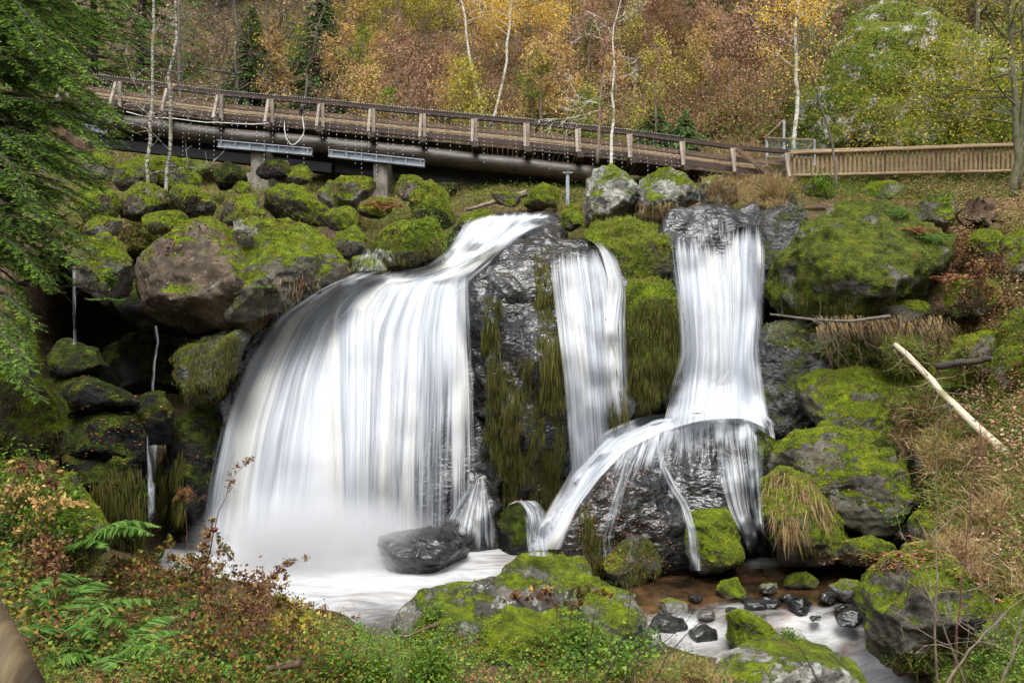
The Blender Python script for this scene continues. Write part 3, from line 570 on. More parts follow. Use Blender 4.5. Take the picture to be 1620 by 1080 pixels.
# --- cliff beyond the fence
R('oc1','pale bare-topped mossy cliff beyond the picket fence',[(1230,262),(1262,215),(1290,150),(1325,70),(1345,28),(1385,8),(1430,0),(1475,18),(1530,60),(1600,90),(1720,140),(1760,262),(1500,275)],30,2.6,'outcrop',lean=.6,sub=6,facet=5,rough=1.2,cat='cliff',name='cliff')
R('oc2','low mossy rock step at the foot of the cliff above the wire frame',[(1225,262),(1240,170),(1285,135),(1340,140),(1400,170),(1430,262)],28.6,1.3,'outcrop',lean=.6,sub=6,facet=4)
R('oc3','dark green mossy rise between bridge end and cliff',[(1090,262),(1100,205),(1140,172),(1190,175),(1220,215),(1225,262)],30.5,1.2,'moss',lean=.5,sub=5)
def join_surf():
    V=[];F=[];n=0
    for v,f in SURF:
        V.append(v)
        if f.shape[1]==4: f=np.concatenate([f[:,[0,1,2]],f[:,[0,2,3]]])
        F.append(f+n); n+=len(v)
    return np.vstack(V),np.vstack(F)
_V,_F=join_surf()
BV=BVHTree.FromPolygons(_V.tolist(),_F.tolist())
OWN=[]
for v,f in SURF: OWN.append(len(f)*(2 if f.shape[1]==4 else 1))
OWN_END=np.cumsum(OWN); OWN_KEY=['ground']+list(ROCKS)
def owner(i): return OWN_KEY[int(np.searchsorted(OWN_END,i,side='right'))]
_s=SURF[:]; SURF=[x for x,k in zip(SURF,OWN_KEY) if k not in ('pl1','sp1','sp2','cr2','fb','dm5','cv7','dm4')]
_V2,_F2=join_surf(); BVW=BVHTree.FromPolygons(_V2.tolist(),_F2.tolist()); SURF=_s
O0=Vector((0,0,0))
def hit(px,py,bv=None):
    dv=Vector(((px-810)/FPX,1,(540-py)/FPX)).normalized()
    l,n,i,ds=(bv or BV).ray_cast(O0,dv)
    if l is None: return None,None,None
    if n.dot(dv)>0: n=-n
    return np.array(l),np.array(n),i
# ---------------------------------------------------------------- water surfaces
def grid_quads(nr,nc):
    i=(np.arange(nr-1)[:,None]*nc+np.arange(nc-1)[None,:]).ravel(); return np.stack([i,i+1,i+nc+1,i+nc],1)
WL=-3.9
def pool():
    xs=np.arange(60,1520,5.0); ys=np.arange(845,1090,4.0); gx,gy=np.meshgrid(xs,ys)
    d=-WL*FPX/(gy-540); X=(gx-810)/FPX*d
    # the outflow drops away toward the lower right
    s=np.clip((11.6-d)/2.6,0,1)*np.clip((gx-1050)/160,0,1)
    z=WL-1.0*s**1.6-.0*gx
    pts=np.stack([X,d,z],-1).reshape(-1,3)
    pts[:,2]+=fbm(pts*np.array([1.2,2.2,1]),3,s=5)*.03*(1+2.5*s.ravel())+np.maximum(0,fbm(pts*np.array([.9,1.5,1]),2,s=11))*.05
    px=gx.ravel();py=gy.ravel()
    foam=np.clip(1.32-np.hypot((px-520)/400,(py-878)/105)*.9,0,1)
    foam=np.maximum(foam,np.clip(1.1-np.abs(px-850)/160-np.abs(py-880)/90,0,1)*.6)
    # rapids
    def blob(cx,cy,rx,ry,a=1.): return a*np.clip(1.25-np.hypot((px-cx)/rx,(py-cy)/ry),0,1)
    for b in [(1090,1000,110,44,.85),(1150,970,80,14,.5),(1290,985,150,34,.75),(1240,1010,120,30,.7),(1180,960,110,14,.5),(1370,1010,60,30,.7),(1400,1040,80,60,.95),(1340,1030,70,40,.5),(1205,890,45,14,.8),(1100,902,24,8,.5),(975,920,26,12,.6),(1240,970,120,14,.35),(1090,1030,80,22,.7)]: foam=np.maximum(foam,blob(*b))
    u=pts[:,0]*.35; v=pts[:,1]*.35
    w=np.clip((px-1000)/100,0,1); u2=(pts[:,0]+pts[:,1]*.7)*.30; v2=(pts[:,1]-pts[:,0]*.5)*.35
    uv=np.stack([u*(1-w)+u2*w,v*(1-w)+v2*w],1)
    o=obj('pool_water',pts,grid_quads(len(ys),len(xs))[:,::-1],M['pool'],uv=uv,attrs={'foam':foam},origin=(0,12,WL)); tag(o,kind='structure')
pool()
def resamp(line,n):
    line=np.array(line,float); s=np.concatenate([[0],np.cumsum(np.hypot(*np.diff(line[:,:2],axis=0).T))]); t=np.linspace(0,s[-1],n)
    r=np.stack([np.interp(t,s,line[:,k]) for k in range(line.shape[1])],1)
    for _ in range(max(1,n//14)): r[1:-1]=(r[:-2]+2*r[1:-1]+r[2:])/4
    return r
def sheet(parent,lines,nc=60,nr=70,dens=1.0,mat='fall_a',off=.05,edge=.12,top=.0,bot=.0,du=None,dv=None,name='water_sheet',rib=.03,seed=0,dmax=None,bulge=0.0,usc=1.0,lift=0.0,cling=4,full=False,lump=.0,du2=None,sm=2,dmin=None):
    L=np.stack([resamp(l,nr) for l in lines]) # K,nr,2|3
    K=len(L); us=np.linspace(0,1,nc); ks=np.linspace(0,1,K)
    # smooth interpolation across
    G=np.zeros((nr,nc,L.shape[2]))
    uu=us*(K-1); j=np.clip(uu.astype(int),0,K-2); t=uu-j; ts=t
    for r in range(nr):
        p=L[:,r]; pm=np.vstack([2*p[0]-p[1],p,2*p[-1]-p[-2]])
        p0,p1,p2,p3=pm[j],pm[j+1],pm[j+2],pm[np.minimum(j+3,K+1)]; q=t[:,None]
        G[r]=.5*(2*p1+(-p0+p2)*q+(2*p0-5*p1+4*p2-p3)*q*q+(-p0+3*p1-3*p2+p3)*q**3)
    D=np.full((nr,nc),np.nan)
    for r in range(nr):
        for c in range(nc):
            l,n,_=hit(G[r,c,0],G[r,c,1],None if full else BVW)
            if l is not None: D[r,c]=l[1]
    if dmax is not None: D=np.minimum(D,dmax)
    if dmin is not None: D=np.where(D<dmin,np.nan,D)
    if dmin is not None:
        for c in range(nc):
            k=np.isnan(D[:,c])
            if k.any() and not k.all(): D[k,c]=np.interp(np.where(k)[0],np.where(~k)[0],D[~k,c])
    D=np.where(np.isnan(D),np.nanmean(D),D)
    H=D.copy()
    for _ in range(cling):
        S=D.copy(); S[1:-1]=(D[:-2]+D[2:]+2*D[1:-1])/4; S[:,1:-1]=(S[:,:-2]+S[:,2:]+2*S[:,1:-1])/4
        D=np.minimum(S,H)
    for _ in range(sm):
        S=D.copy(); S[1:-1]=(D[:-2]+D[2:]+2*D[1:-1])/4; D=S.copy(); S[:,1:-1]=(D[:,:-2]+D[:,2:]+2*D[:,1:-1])/4; D=S
    pen=np.maximum(0,D-H+.03)
    for _ in range(3):
        q=pen.copy(); q[1:]=np.maximum(q[1:],pen[:-1]); q[:-1]=np.maximum(q[:-1],pen[1:]); q[:,1:]=np.maximum(q[:,1:],pen[:,:-1]); q[:,:-1]=np.maximum(q[:,:-1],pen[:,1:]); pen=q
    for _ in range(4):
        q=pen.copy(); q[1:-1]=(pen[:-2]+pen[2:]+2*pen[1:-1])/4; pen=q.copy(); q[:,1:-1]=(pen[:,:-2]+pen[:,2:]+2*pen[:,1:-1])/4; pen=q
    D=D-np.minimum(pen,.6)
    v=np.linspace(0,1,nr)[:,None]; u=us[None,:]
    D=D-off-bulge*np.sin(np.pi*np.clip(v,0,1))
    wn=vnoise(np.stack([np.broadcast_to(u*nc*.22*usc,(nr,nc)).ravel(),np.broadcast_to(v*1.2,(nr,nc)).ravel(),np.full(nr*nc,seed+.5)],1),seed).reshape(nr,nc)
    D=D-rib*wn
    if lump: D=D-lump*fbm(np.stack([np.broadcast_to(u*5,(nr,nc)).ravel(),np.broadcast_to(v*5,(nr,nc)).ravel(),np.full(nr*nc,seed+3.)],1),3,s=seed+2).reshape(nr,nc)
    V=np.stack([(G[...,0]-810)/FPX*D,D,(540-G[...,1])/FPX*D],-1).reshape(-1,3)
    de=np.full((nr,nc),dens,float)
    if du is not None: de=de*np.interp(us,np.linspace(0,1,len(du)),du)[None,:]
    if dv is not None: de=de*np.interp(v[:,0],np.linspace(0,1,len(dv)),dv)[:,None]
    if edge>0: de=de*np.clip(np.minimum(u,1-u)/edge,0,1)**.6
    if du2 is not None: de=de*((1-v)+v*np.interp(us,np.linspace(0,1,len(du2)),du2)[None,:])
    if top>0: de=de*np.clip(v/top,0,1)
    if bot>0: de=de*np.clip((1-v)/bot,0,1)
    uv=np.stack([np.broadcast_to(u*usc,(nr,nc)).ravel()+seed*.37,np.broadcast_to(v,(nr,nc)).ravel()],1)
    return obj(name,V,grid_quads(nr,nc)[:,::-1],M[mat],parent,uv=uv,attrs={'dens':de.ravel()})
def fall(name,px,py,label):
    l,_,_=hit(px,py); return empty(name,l,label,'waterfall')
f=fall('waterfall',540,860,'broad white main waterfall curtain pouring over the domed rock on the left')
A=[[(572,424),(505,458),(432,502),(385,565),(350,650),(325,760),(308,880)],
   [(600,424),(530,452),(470,500),(430,570),(395,670),(375,780),(365,892)],
   [(640,424),(570,455),(520,510),(490,600),(475,700),(465,800),(460,898)],
   [(680,422),(620,455),(590,520),(580,620),(575,740),(572,898)],
   [(710,418),(670,455),(650,520),(645,620),(640,740),(640,880)],
   [(732,412),(715,450),(710,520),(710,620),(708,740),(706,860)],
   [(752,402),(746,450),(750,520),(757,620),(763,740),(768,865)]]
sheet(f,A,120,80,.90,'fall_a',.22,.08,top=.10,du=[.85,.98,1.0,1.0,1.0,1.0,.95,.92,.90,.82,.7],dv=[1.2,1.15,1.05,1,.95,.9,.9,.95],seed=1,sm=40,bulge=.15,du2=[.9,1,1,.95,1,.85,.72,.70,.62,.58,.5])
sheet(f,A,90,80,.72,'fall_b',.36,.10,top=.14,du=[.8,.95,.9,.85,1.05,.9,.65,.65,.55,.45,.3],dv=[.9,.8,.9,.95,1,1,1,1.1],seed=2,sm=40,bulge=.35,rib=.06,du2=[1,1,1,1.1,1.1,.9,.7,.6,.5,.45,.3])
sheet(f,[[(540,440),(500,500),(500,600),(510,740),(515,895)],[(575,440),(560,500),(560,600),(560,740),(565,895)],[(620,440),(610,520),(605,620),(600,740),(600,895)]],60,60,.80,'fall_b',.42,.35,top=.15,du=[.5,1,1.1,.9,.4],seed=6,sm=40,bulge=.5,rib=.05)
f=fall('upper_cascade',800,370,'white rapids sliding down from under the bridge to the main lip'); f['category']='cascade'
B=[[(722,332),(722,352),(705,395),(660,425),(600,428),(500,458)],
   [(770,336),(745,360),(725,392),(690,420),(640,438),(570,452)],
   [(822,330),(795,362),(765,392),(735,416),(690,436),(620,462)],
   [(868,332),(835,355),(800,378),(770,405),(735,430),(675,465)],
   [(905,342),(872,360),(832,376),(800,396),(775,424),(740,468)]]
sheet(f,B,80,60,1.0,'cascade',.16,.35,top=.10,sm=10,seed=3,rib=.06,du=[.7,1,1,1,.7],cling=12,lump=.12)
sheet(f,B,50,50,.62,'cascade',.26,.4,top=.1,sm=10,seed=4,rib=.08,du=[.6,1,1,.9,.5],cling=14,lump=.2,bot=.2)
f=fall('side_trickle',598,415,'small fan of water beside the ivy-covered boulder'); f['category']='trickle'
sheet(f,[[(572,394),(560,405),(548,430)],[(600,394),(600,408),(600,428)],[(622,398),(632,415),(636,432)]],30,24,.42,'thread',.05,.1,usc=3,seed=3)
f=fall('waterfall',930,600,'narrow middle waterfall sliding down the grey buttress in two strands')
sheet(f,[[(862,372),(866,430),(876,510),(888,600),(893,690),(898,775)],[(885,366),(888,430),(898,510),(908,600),(915,690),(918,770)],[(912,366),(920,425),(930,490),(940,600),(946,690),(950,755)],[(938,370),(950,410),(958,470),(966,600),(972,690),(980,730)]],56,80,.74,'fall_a',.12,.25,top=.16,sm=16,dv=[.6,.8,.85,1,1,.95,.9,.95],usc=.6,seed=8,dmin=15.0,bulge=.12)
sheet(f,[[(866,380),(866,430),(872,510),(880,600),(890,690),(896,775)],[(890,380),(898,430),(905,510),(915,600),(920,690),(925,760)],[(925,385),(932,425),(936,500),(950,600),(958,690),(960,735)]],44,70,.56,'fall_b',.20,.35,sm=16,top=.15,dv=[.3,.6,.9,1,1,1],usc=.5,seed=9,dmin=15.0,bulge=.25)
sheet(f,[[(866,384),(870,440),(878,520),(890,620),(900,700)],[(925,376),(935,440),(940,520),(950,620),(955,700)],[(950,380),(985,440),(994,520),(998,620),(994,695)]],70,70,.72,'fall_a',.06,.3,top=.15,sm=12,bot=.25,seed=33,dmin=15.0)
sheet(f,[[(918,370),(945,395),(955,440),(950,500),(948,560),(958,680)],[(935,370),(962,400),(978,450),(968,510),(970,580),(975,680)],[(945,374),(980,410),(993,465),(994,540),(996,600),(992,680)]],40,70,.80,'fall_a',.08,.4,top=.12,sm=10,dv=[.9,1,1,.95,1,.8,.5],usc=.4,seed=10,dmin=15.0,bulge=.05)
f=fall('waterfall',1140,520,'tall right-hand waterfall dropping in a white column onto the ledge')
Q=[[(1053,350),(1056,400),(1066,470),(1073,560),(1044,684)],[(1092,352),(1098,400),(1105,470),(1108,560),(1096,668)],[(1138,368),(1142,410),(1148,480),(1148,570),(1142,662)],[(1176,338),(1176,400),(1176,480),(1170,580),(1182,664)],[(1210,340),(1215,400),(1212,480),(1203,560),(1224,684)]]
sheet(f,Q,80,70,.88,'fall_a',.10,.10,bot=.07,du=[.8,.95,.85,.9,1.1,1.05,.8],dv=[.8,.9,1,.95,1,1.1,1.2],top=.16,sm=40,usc=.8,seed=11,bulge=.2)
sheet(f,[[(1072,338),(1066,352),(1062,385)],[(1105,326),(1105,345),(1104,388)],[(1140,328),(1146,348),(1150,386)],[(1168,342),(1178,356),(1180,380)]],40,24,.33,'thread',.04,.3,top=.4,usc=5,seed=41,cling=2)
sheet(f,Q,60,60,.70,'fall_b',.34,.16,du=[.6,.9,.8,.7,1,1.1,.6],dv=[.3,.6,.9,1,1,1.1,1.2],top=.22,sm=40,usc=.7,seed=12,bulge=.4)
sheet(f,[[(1170,500),(1110,590),(1060,630),(1038,664)],[(1190,500),(1150,590),(1120,630),(1110,664)],[(1208,490),(1200,580),(1205,630),(1218,662)]],50,40,.50,'fall_b',.50,.5,top=.6,usc=.7,seed=13,bulge=.2)
f=fall('chute',960,720,'white water chute sliding left off the ledge into the main pool'); f['category']='cascade'
sheet(f,[[(1218,656),(1150,646),(1090,648),(1015,654),(948,682),(902,736),(868,796),(828,862)],[(1215,660),(1100,658),(1030,670),(972,695),(930,745),(893,800),(858,868)],[(1215,674),(1110,672),(1050,690),(1000,718),(956,760),(924,805),(895,868)]],40,90,.85,'cascade',.09,.3,usc=.6,seed=14,rib=.04,du=[.9,1.1,1.0,.65],cling=10,top=.05,lump=.03,sm=1)
0 and sheet(f,[[(1060,655),(1000,668),(950,696),(908,745),(872,805),(845,862)],[(1070,666),(1020,682),(970,705),(925,755),(890,810),(862,865)]],26,70,.6,'cascade',.2,.4,usc=.4,seed=15,rib=.05,cling=12,top=.1)
f=fall('lower_fall',1170,760,'lower fall streaming off the right side of the ledge into the brown pool'); f['category']='waterfall'
sheet(f,[[(1105,660),(1122,700),(1130,760),(1148,810),(1172,850),(1188,890)],[(1150,658),(1158,700),(1165,750),(1172,800),(1186,850),(1198,892)],[(1190,660),(1192,700),(1196,750),(1200,800),(1205,850),(1212,892)],[(1216,664),(1212,710),(1208,770),(1210,810),(1212,850),(1222,892)]],54,70,.60,'fall_a',.06,.15,dv=[.8,.7,1,1,1,1.1,1.2],usc=.7,seed=16,du=[.7,1,.8,1,.7])
sheet(f,[[(1160,800),(1168,830),(1180,860),(1180,892)],[(1200,800),(1203,830),(1206,860),(1225,892)]],30,40,.85,'fall_b',.14,.2,top=.3,usc=.3,seed=17)
sheet(f,[[(1195,652),(1212,672),(1222,705)],[(1210,650),(1225,668),(1228,700)]],16,24,.6,'thread',.05,.2,usc=1,seed=18)
for lb,ln,w,de in [('thin braided stream running down the middle of the wet lobe',[(1040,690),(1046,730),(1062,765),(1085,800),(1096,845),(1100,902)],15,.52),
              ('broken trickle down the leaf-speckled left side of the lobe',[(1000,705),(985,760),(968,810),(955,850),(958,885),(975,922)],17,.46),
              ('fainter wet trickle beside the leaf-speckled one',[(1000,735),(985,780),(972,830),(965,880),(972,915)],10,.36)]:
    l,_,_=hit(*ln[2]); f=empty('trickle',l,lb,'trickle','trickles crossing the wet lobe')
    sheet(f,[[(x-w*(.4+.9*i/len(ln)),y) for i,(x,y) in enumerate(ln)],ln,[(x+w*(.4+.7*i/len(ln)),y) for i,(x,y) in enumerate(ln)]],20,70,de,'thread',.035,.3,usc=1.3,seed=20+w,rib=.01,cling=2)
f=fall('water_film',1040,730,'thin film of water spread over the top of the wet lobe'); f['category']='trickle'
sheet(f,[[(975,700),(940,760),(910,805)],[(1030,675),(1000,760),(975,825)],[(1080,660),(1080,720),(1072,790)],[(1130,655),(1125,720),(1120,790)],[(1185,655),(1185,700),(1190,780)],[(1222,668),(1226,710),(1222,770)]],80,50,.46,'thread',.03,.1,usc=6,seed=31,rib=.01,bot=.7,cling=1,dv=[1.5,1.1,.9,.7])
f=fall('spray_fan',745,820,'veil of water fanning over the pointed rock under the main curtain'); f['category']='spray'
sheet(f,full=True,lines=[[(744,758),(715,795),(688,822),(665,842)],[(752,756),(735,795),(722,825),(715,848)],[(762,756),(764,800),(764,840),(766,888)],[(772,762),(790,800),(800,830),(805,880)]],nc=50,nr=44,dens=.52,mat='fall_a',off=.07,edge=.3,bot=.3,usc=.8,seed=24,dv=[.8,1,1,1])
sheet(f,full=True,lines=[[(800,800),(815,790),(828,810),(832,878)],[(815,795),(850,790),(868,810),(872,880)]],nc=30,nr=40,dens=.55,mat='thread',off=.1,edge=.2,usc=2,seed=25)
f=fall('waterfall',238,760,'thin white fall dropping from the cave sill on the left')
sheet(f,[[(218,625),(222,650),(231,685),(232,760),(233,860)],[(236,625),(236,650),(241,685),(240,760),(239,860)],[(250,625),(250,650),(252,685),(249,760),(245,860)]],24,80,.80,'thread',.12,.2,usc=2.4,seed=26,bot=.3,dv=[.35,.45,.9,.8,.7,.6])
sheet(f,[[(230,680),(232,760),(233,858)],[(252,680),(249,760),(246,858)]],14,50,.6,'thread',.2,.4,usc=.8,seed=27,bot=.4)
for lb,ln,w,de in [('faint thread of water falling below the far-left mossy mound',[(117,422),(118,470),(118,545)],8,.45),('thin broken trickle inside the dark cave',[(246,515),(250,540),(244,575),(241,622)],6,.5)]:
    l,_,_=hit(*ln[1]); f=empty('trickle',l,lb,'trickle')
    sheet(f,[[(x-w/2,y) for x,y in ln],[(x+w/2,y) for x,y in ln]],8,50,de,'thread',.5,.3,usc=.7,seed=29+w,dmax=15.5)
# ---------------------------------------------------------------- footbridge
RX=[100,150,352,512,672,835,997,1160,1250]; RY=[117,123,149,163,179,194,211,233,241]
def rail_y(x): return float(np.interp(x,RX,RY))
DB=25.0; S=DB/FPX
def bp(x,dz=0,D=DB):   # a point below the handrail by dz metres, at depth D
    p=P(x,rail_y(x),DB); return np.array([p[0],D,p[2]-dz])
br=empty('footbridge',bp(700,1.2,25.8),'long wooden footbridge crossing above the falls on log girders and concrete pillars','bridge')
POST=[110,192,272,352,432,512,592,672,753,835,916,997,1080,1160,1245]
def run(dz,D,w,h,x0=100,x1=1248,name='rail',mat='wood',roll=0):
    m=MB(); xs=[x for x in POST if x0<=x<=x1]; xs=[x0]+[x for x in xs if x0<x<x1]+[x1]
    for a,b in zip(xs[:-1],xs[1:]):
        j=rng.uniform(-.008,.008); m.box(bp(a,dz+j,D),bp(b,dz+j,D)+np.array([-.012,0,0]),w,h)
    return m.build(name,M[mat],br)
run(.0,25.0,.16,.12,name='handrail',mat='wood_wet')
run(.36,25.03,.05,.14,name='mid_board',mat='wood')
run(.68,25.03,.05,.17,name='lower_board',mat='wood_wet')
run(.02,26.8,.14,.11,name='handrail',mat='wood_wet')
run(.30,26.77,.05,.11,name='mid_board',mat='wood')
run(.68,26.77,.05,.17,name='lower_board',mat='wood_wet')
for k_ in (.0,.12): run(.08+k_,26.72,.05,.10,name='side_board',mat='plank')
m=MB()
for x in np.arange(102,1246,8.2):
    a=bp(x,.86+rng.uniform(-.006,.006),24.95); b=bp(x,.86,26.85); b[2]=a[2]; m.box(a,b,.147,.05)
m.build('deck',M['wood_wet'],br)
for x in POST:
    for D,o in ((25.0,-1),(26.8,1)):
        a=bp(x,.05,D+o*.085);b=bp(x,.98,D+o*.085); q=MB(); q.box(a,b,.10,.10,up=(0,1,0)); 
        c=bp(x,.10,D+o*.14);e=bp(x,.90,D+o*.50); q.box(c-np.array([.10,0,0]),e-np.array([.10,0,0]),.08,.10,up=(0,1,0)); q.build('post',M['posts'],br)
    q=MB(); a=bp(x,.97,24.40);b=bp(x,.97,27.40);b[2]=a[2]; q.box(a,b,.2,.17); q.build('cross_beam',M['wood_wet'],br)
q=MB(); q.box(bp(1163,.06,24.85),bp(1216,.80,24.85),.05,.13); q.build('diagonal_board',M['wood'],br)
for D in (25.15,26.7):
    xs=np.linspace(110,940,60); pts=np.array([bp(x,1.30+ (.10 if x>600 else 0)*(x-600)/340,D) for x in xs]); pts+=fbm(pts*.8,3,s=2)[:,None]*.03
    q=MB(); q.tube(pts,.28,14); q.build('log_girder',M['log'],br,smooth=True)
q=MB()  # second girder, kept black to stand in for the shaded underside
for a,b in ((130,520),(522,935)):
    q.box(bp(a,1.60,25.9),bp(b,1.66,25.9),.28,.80)
q.box(bp(130,1.95,25.5),bp(520,1.95,25.5),.3,.30)  # low black strip added as shade between log and ground
q.build('underside_shade_beam',M['black'],br)
def ibeam(x0,y0,x1,y1,D,h,mat='steel'):
    q=MB(); a=P(x0,y0,D);b=P(x1,y1,D); up=np.array([0,0,1.])
    q.box(a,b,.03,h-.02); q.box(a+up*h/2,b+up*h/2,.2,.025); q.box(a-up*h/2,b-up*h/2,.2,.025)
    for t in np.linspace(.04,.96,7): c=a+(b-a)*t; q.box(c-up*h*.45-np.array([0,.06,0]),c+up*h*.45-np.array([0,.06,0]),.02,.06,up=(0,1,0))
    q.build('steel_beam',M[mat],br)
ibeam(345,228,494,241,24.4,.20); ibeam(520,243,672,259,24.4,.20); ibeam(110,200,170,208,24.4,.2)
ibeam(590,266,686,277,26.6,.24,'black')
for x0,x1,yt,yb,D in ((397,412,236,305,24.5),(590,606,252,340,24.5)):
    q=MB(); a=P((x0+x1)/2,yt,D); b=P((x0+x1)/2,yb,D); q.box(a,b,.34,1.6,up=(1,0,0)) if 0 else q.box(np.array([a[0]+.08,25.2,a[2]]),np.array([a[0]+.08,25.2,b[2]-.4]),.42,1.5,up=(0,1,0))
    q.box(np.array([a[0]+.1,25.2,a[2]-(.75 if x0<500 else 1.15)]),np.array([a[0]+.1,25.2,b[2]-.6]),.66 if x0<500 else .5,1.7,up=(0,1,0))
    q.build('concrete_pillar',M['concrete'],br)
q=MB(); a=P(898,274,23.5); b=P(898,330,23.5); q.tube([a,b],.055,10); q.box(a-[.14,0,0],a+[.14,0,0],.2,.03); q.build('steel_prop',M['steel'],br)
# fairy lights: cable on the rail, strings hanging from it
lt=empty('string_lights',bp(600,.1,24.85),'strings of small clear bulbs hanging in a curtain along the footbridge handrail','string lights')
q=MB(); q2=MB()
oc=np.array([[1,0,0],[-1,0,0],[0,1,0],[0,-1,0],[0,0,1],[0,0,-1]],float); of=[[0,2,4],[2,1,4],[1,3,4],[3,0,4],[2,0,5],[1,2,5],[3,1,5],[0,3,5]]
q.tube([bp(x,-.075,24.90) for x in np.linspace(150,1078,90)],.008,4)
for x in np.arange(152,1078,3.6):
    q2.add(oc*[.013,.013,.018]+bp(x,-.085,24.89),T=of)
for x in np.arange(156,1078,12.5):
    Ls=rng.uniform(1.1,2.6) if x<620 else rng.uniform(.7,1.7)
    xx=x+rng.uniform(-3,3); pts=[bp(xx,k,24.88-.75*min(1,k/1.1))+np.array([0,0,0]) for k in np.linspace(-.06,Ls,6)]
    pts[0][1]=24.88; q.tube(pts,.0035,3)
    for k in np.arange(.08,Ls,.135): 
        D=24.88-.75*min(1,k/1.1); q2.add(oc*[.013,.013,.02]+bp(xx+rng.uniform(-.4,.4),k,D),T=of)
q.build('cable',M['rubber'],lt); q2.build('bulbs',M['bulb'],lt)
cb=empty('hanging_cable',bp(450,1.0,24.2),'pale cable sagging along the bridge and looping below a small black fitting','cable')
def pxl(l,D): return [P(x,y,D) for x,y in l]
q=MB(); q.tube(resamp([list(P(x,y,24.2)) for x,y in [(200,177),(225,185),(270,188),(300,191),(345,194),(390,194),(425,196)]],30) if 0 else np.array(pxl([(200,177),(225,184),(250,187),(270,187),(300,191),(325,194),(345,194),(375,196),(400,197),(425,195)],24.2)),.016,5)
q.tube(np.array(pxl([(450,190),(450,205),(453,220),(460,229),(466,229),(474,222),(480,213),(481,203),(479,190),(478,180)],24.2)),.02,6); q.build('cable',M['cable'],cb,smooth=True)
q=MB(); q.box(P(477,168,24.2),P(476,183,24.2),.1,.12,up=(0,1,0)); q.box(P(474,172,24.1),P(481,171,24.1),.07,.1); q.build('fitting',M['rubber'],cb)
# picket fence
pf=empty('picket_fence',P(1440,275,24.6),'brown picket fence with round rails running right from the bridge end','fence')
def fx(x,y0,y1,D=24.9): t=(x-1252)/390; return P(x,y0+(y1-y0)*t,D-1.2*t)
for (y0,y1,r,o) in ((243,229,.055,0),(236,223,.05,.35),(278,270,.055,0)):
    q=MB(); q.tube(np.array([fx(x,y0,y1)+np.array([0,o,rng.uniform(-.008,.008)]) for x in np.linspace(1250,1680,26)]),r,8); q.build('rail',M['picket'],pf,smooth=True)
for x in np.arange(1258,1676,7.35):
    a=fx(x,243,229); b=fx(x+rng.uniform(-.6,.6),279,271); q=MB(); q.box(a+[0,.06,0],b+[0,.06,-.03],.075,.03,up=(0,1,0)); q.build('picket',M['picket'],pf)
for x in (1254,1330,1406,1483,1560,1636):
    a=fx(x,240,226); b=fx(x,292,285); q=MB(); q.tube(np.array([a+[0,.16,0],b+[0,.16,-.4]]),.07,8); q.build('post',M['picket'],pf)
wf=empty('wire_frame',P(1250,258,26),'metal barrier frame with wire mesh behind the end of the bridge','barrier')
q=MB()
for a,b in (((1213,218),(1213,262)),((1240,190),(1240,262)),((1288,221),(1288,262))): q.box(P(*a,26.4),P(*b,26.4),.07,.07,up=(0,1,0))
q.build('post',M['steel'],wf)
q=MB()
for a,b in (((1213,218),(1288,221)),((1212,216),(1239,190)),((1272,243),(1288,223)),((1213,248),(1288,250))): q.box(P(*a,26.32),P(*b,26.32),.045,.045)
q.build('rail',M['plank'],wf)
q=MB()
for x in np.arange(1217,1288,3.2): q.tube([P(x,219,26.4),P(x,250,26.4)],.006,3)
for y in np.arange(222,250,3.2): q.tube([P(1213,y,26.4),P(1288,y,26.4)],.006,3)
q.build('wire_mesh',M['steel'],wf)
# ---------------------------------------------------------------- trees
def wig(a,d,L,n,curl=.15,grav=0.0):
    pts=[np.array(a,float)]; d=np.array(d,float)
    for _ in range(n):
        d=d+rng.normal(size=3)*curl; d[2]+=grav; d/=np.linalg.norm(d); pts.append(pts[-1]+d*L/n)
    return np.array(pts)
def grow(path,r0,n1=16,start=.3,l1=3.,rise=.5,n2=5,n3=3,grav=0.,curl=.16,tip=.02,nt=7,r1=.35,fork=1.,taper=1.):
    """trunk along path (world points); returns wood MB and twig points"""
    path=np.array(path,float); s=np.concatenate([[0],np.cumsum(np.linalg.norm(np.diff(path,axis=0),axis=1))]); L=s[-1]
    t=np.linspace(0,L,16); tr=np.stack([np.interp(t,s,path[:,k]) for k in range(3)],1); tr[1:]+=rng.normal(size=(15,3))*L*.004
    wood=MB(); rad=r0*(1-t/L*taper*.9); wood.tube(tr,rad,nt)
    tw=[]
    for i in range(n1):
        f=start+(1-start)*(i+rng.uniform(0,1))/n1; a=np.array([np.interp(f*L,t,tr[:,k]) for k in range(3)])
        th=rng.uniform(0,2*np.pi); up=rise+rng.uniform(-.25,.25); d=norm(np.array([math.cos(th),math.sin(th),up]))
        ll=l1*(1-.72*((f-start)/(1-start+1e-6))**1.2)*rng.uniform(.65,1.15)
        b=wig(a,d,ll,6,curl,grav); rr=r0*(1-f*.85)*r1
        wood.tube(b,np.linspace(rr,rr*.3,7),5,cap=False)
        for _ in range(n2):
            g=rng.uniform(.25,1); k=min(5,int(g*6)); a2=b[k]+(b[k+1]-b[k])*(g*6-k if g<1 else 1); d2=norm(norm(b[k+1]-b[k])+rng.normal(size=3)*.55)
            l2=ll*rng.uniform(.25,.5); c=wig(a2,d2,l2,4,curl*1.3,grav); wood.tube(c,np.linspace(max(rr*.35,tip*.5),tip*.35,5),3,cap=False)
            tw.append(c)
            for _ in range(n3):
                k=rng.integers(1,5); e=wig(c[k],norm(norm(c[k]-c[k-1])+rng.normal(size=3)*.7),l2*rng.uniform(.3,.6),3,curl*1.3,grav)
                wood.tube(e,np.linspace(tip*.4,tip*.2,4),3,cap=False); tw.append(e)
    return wood,tw
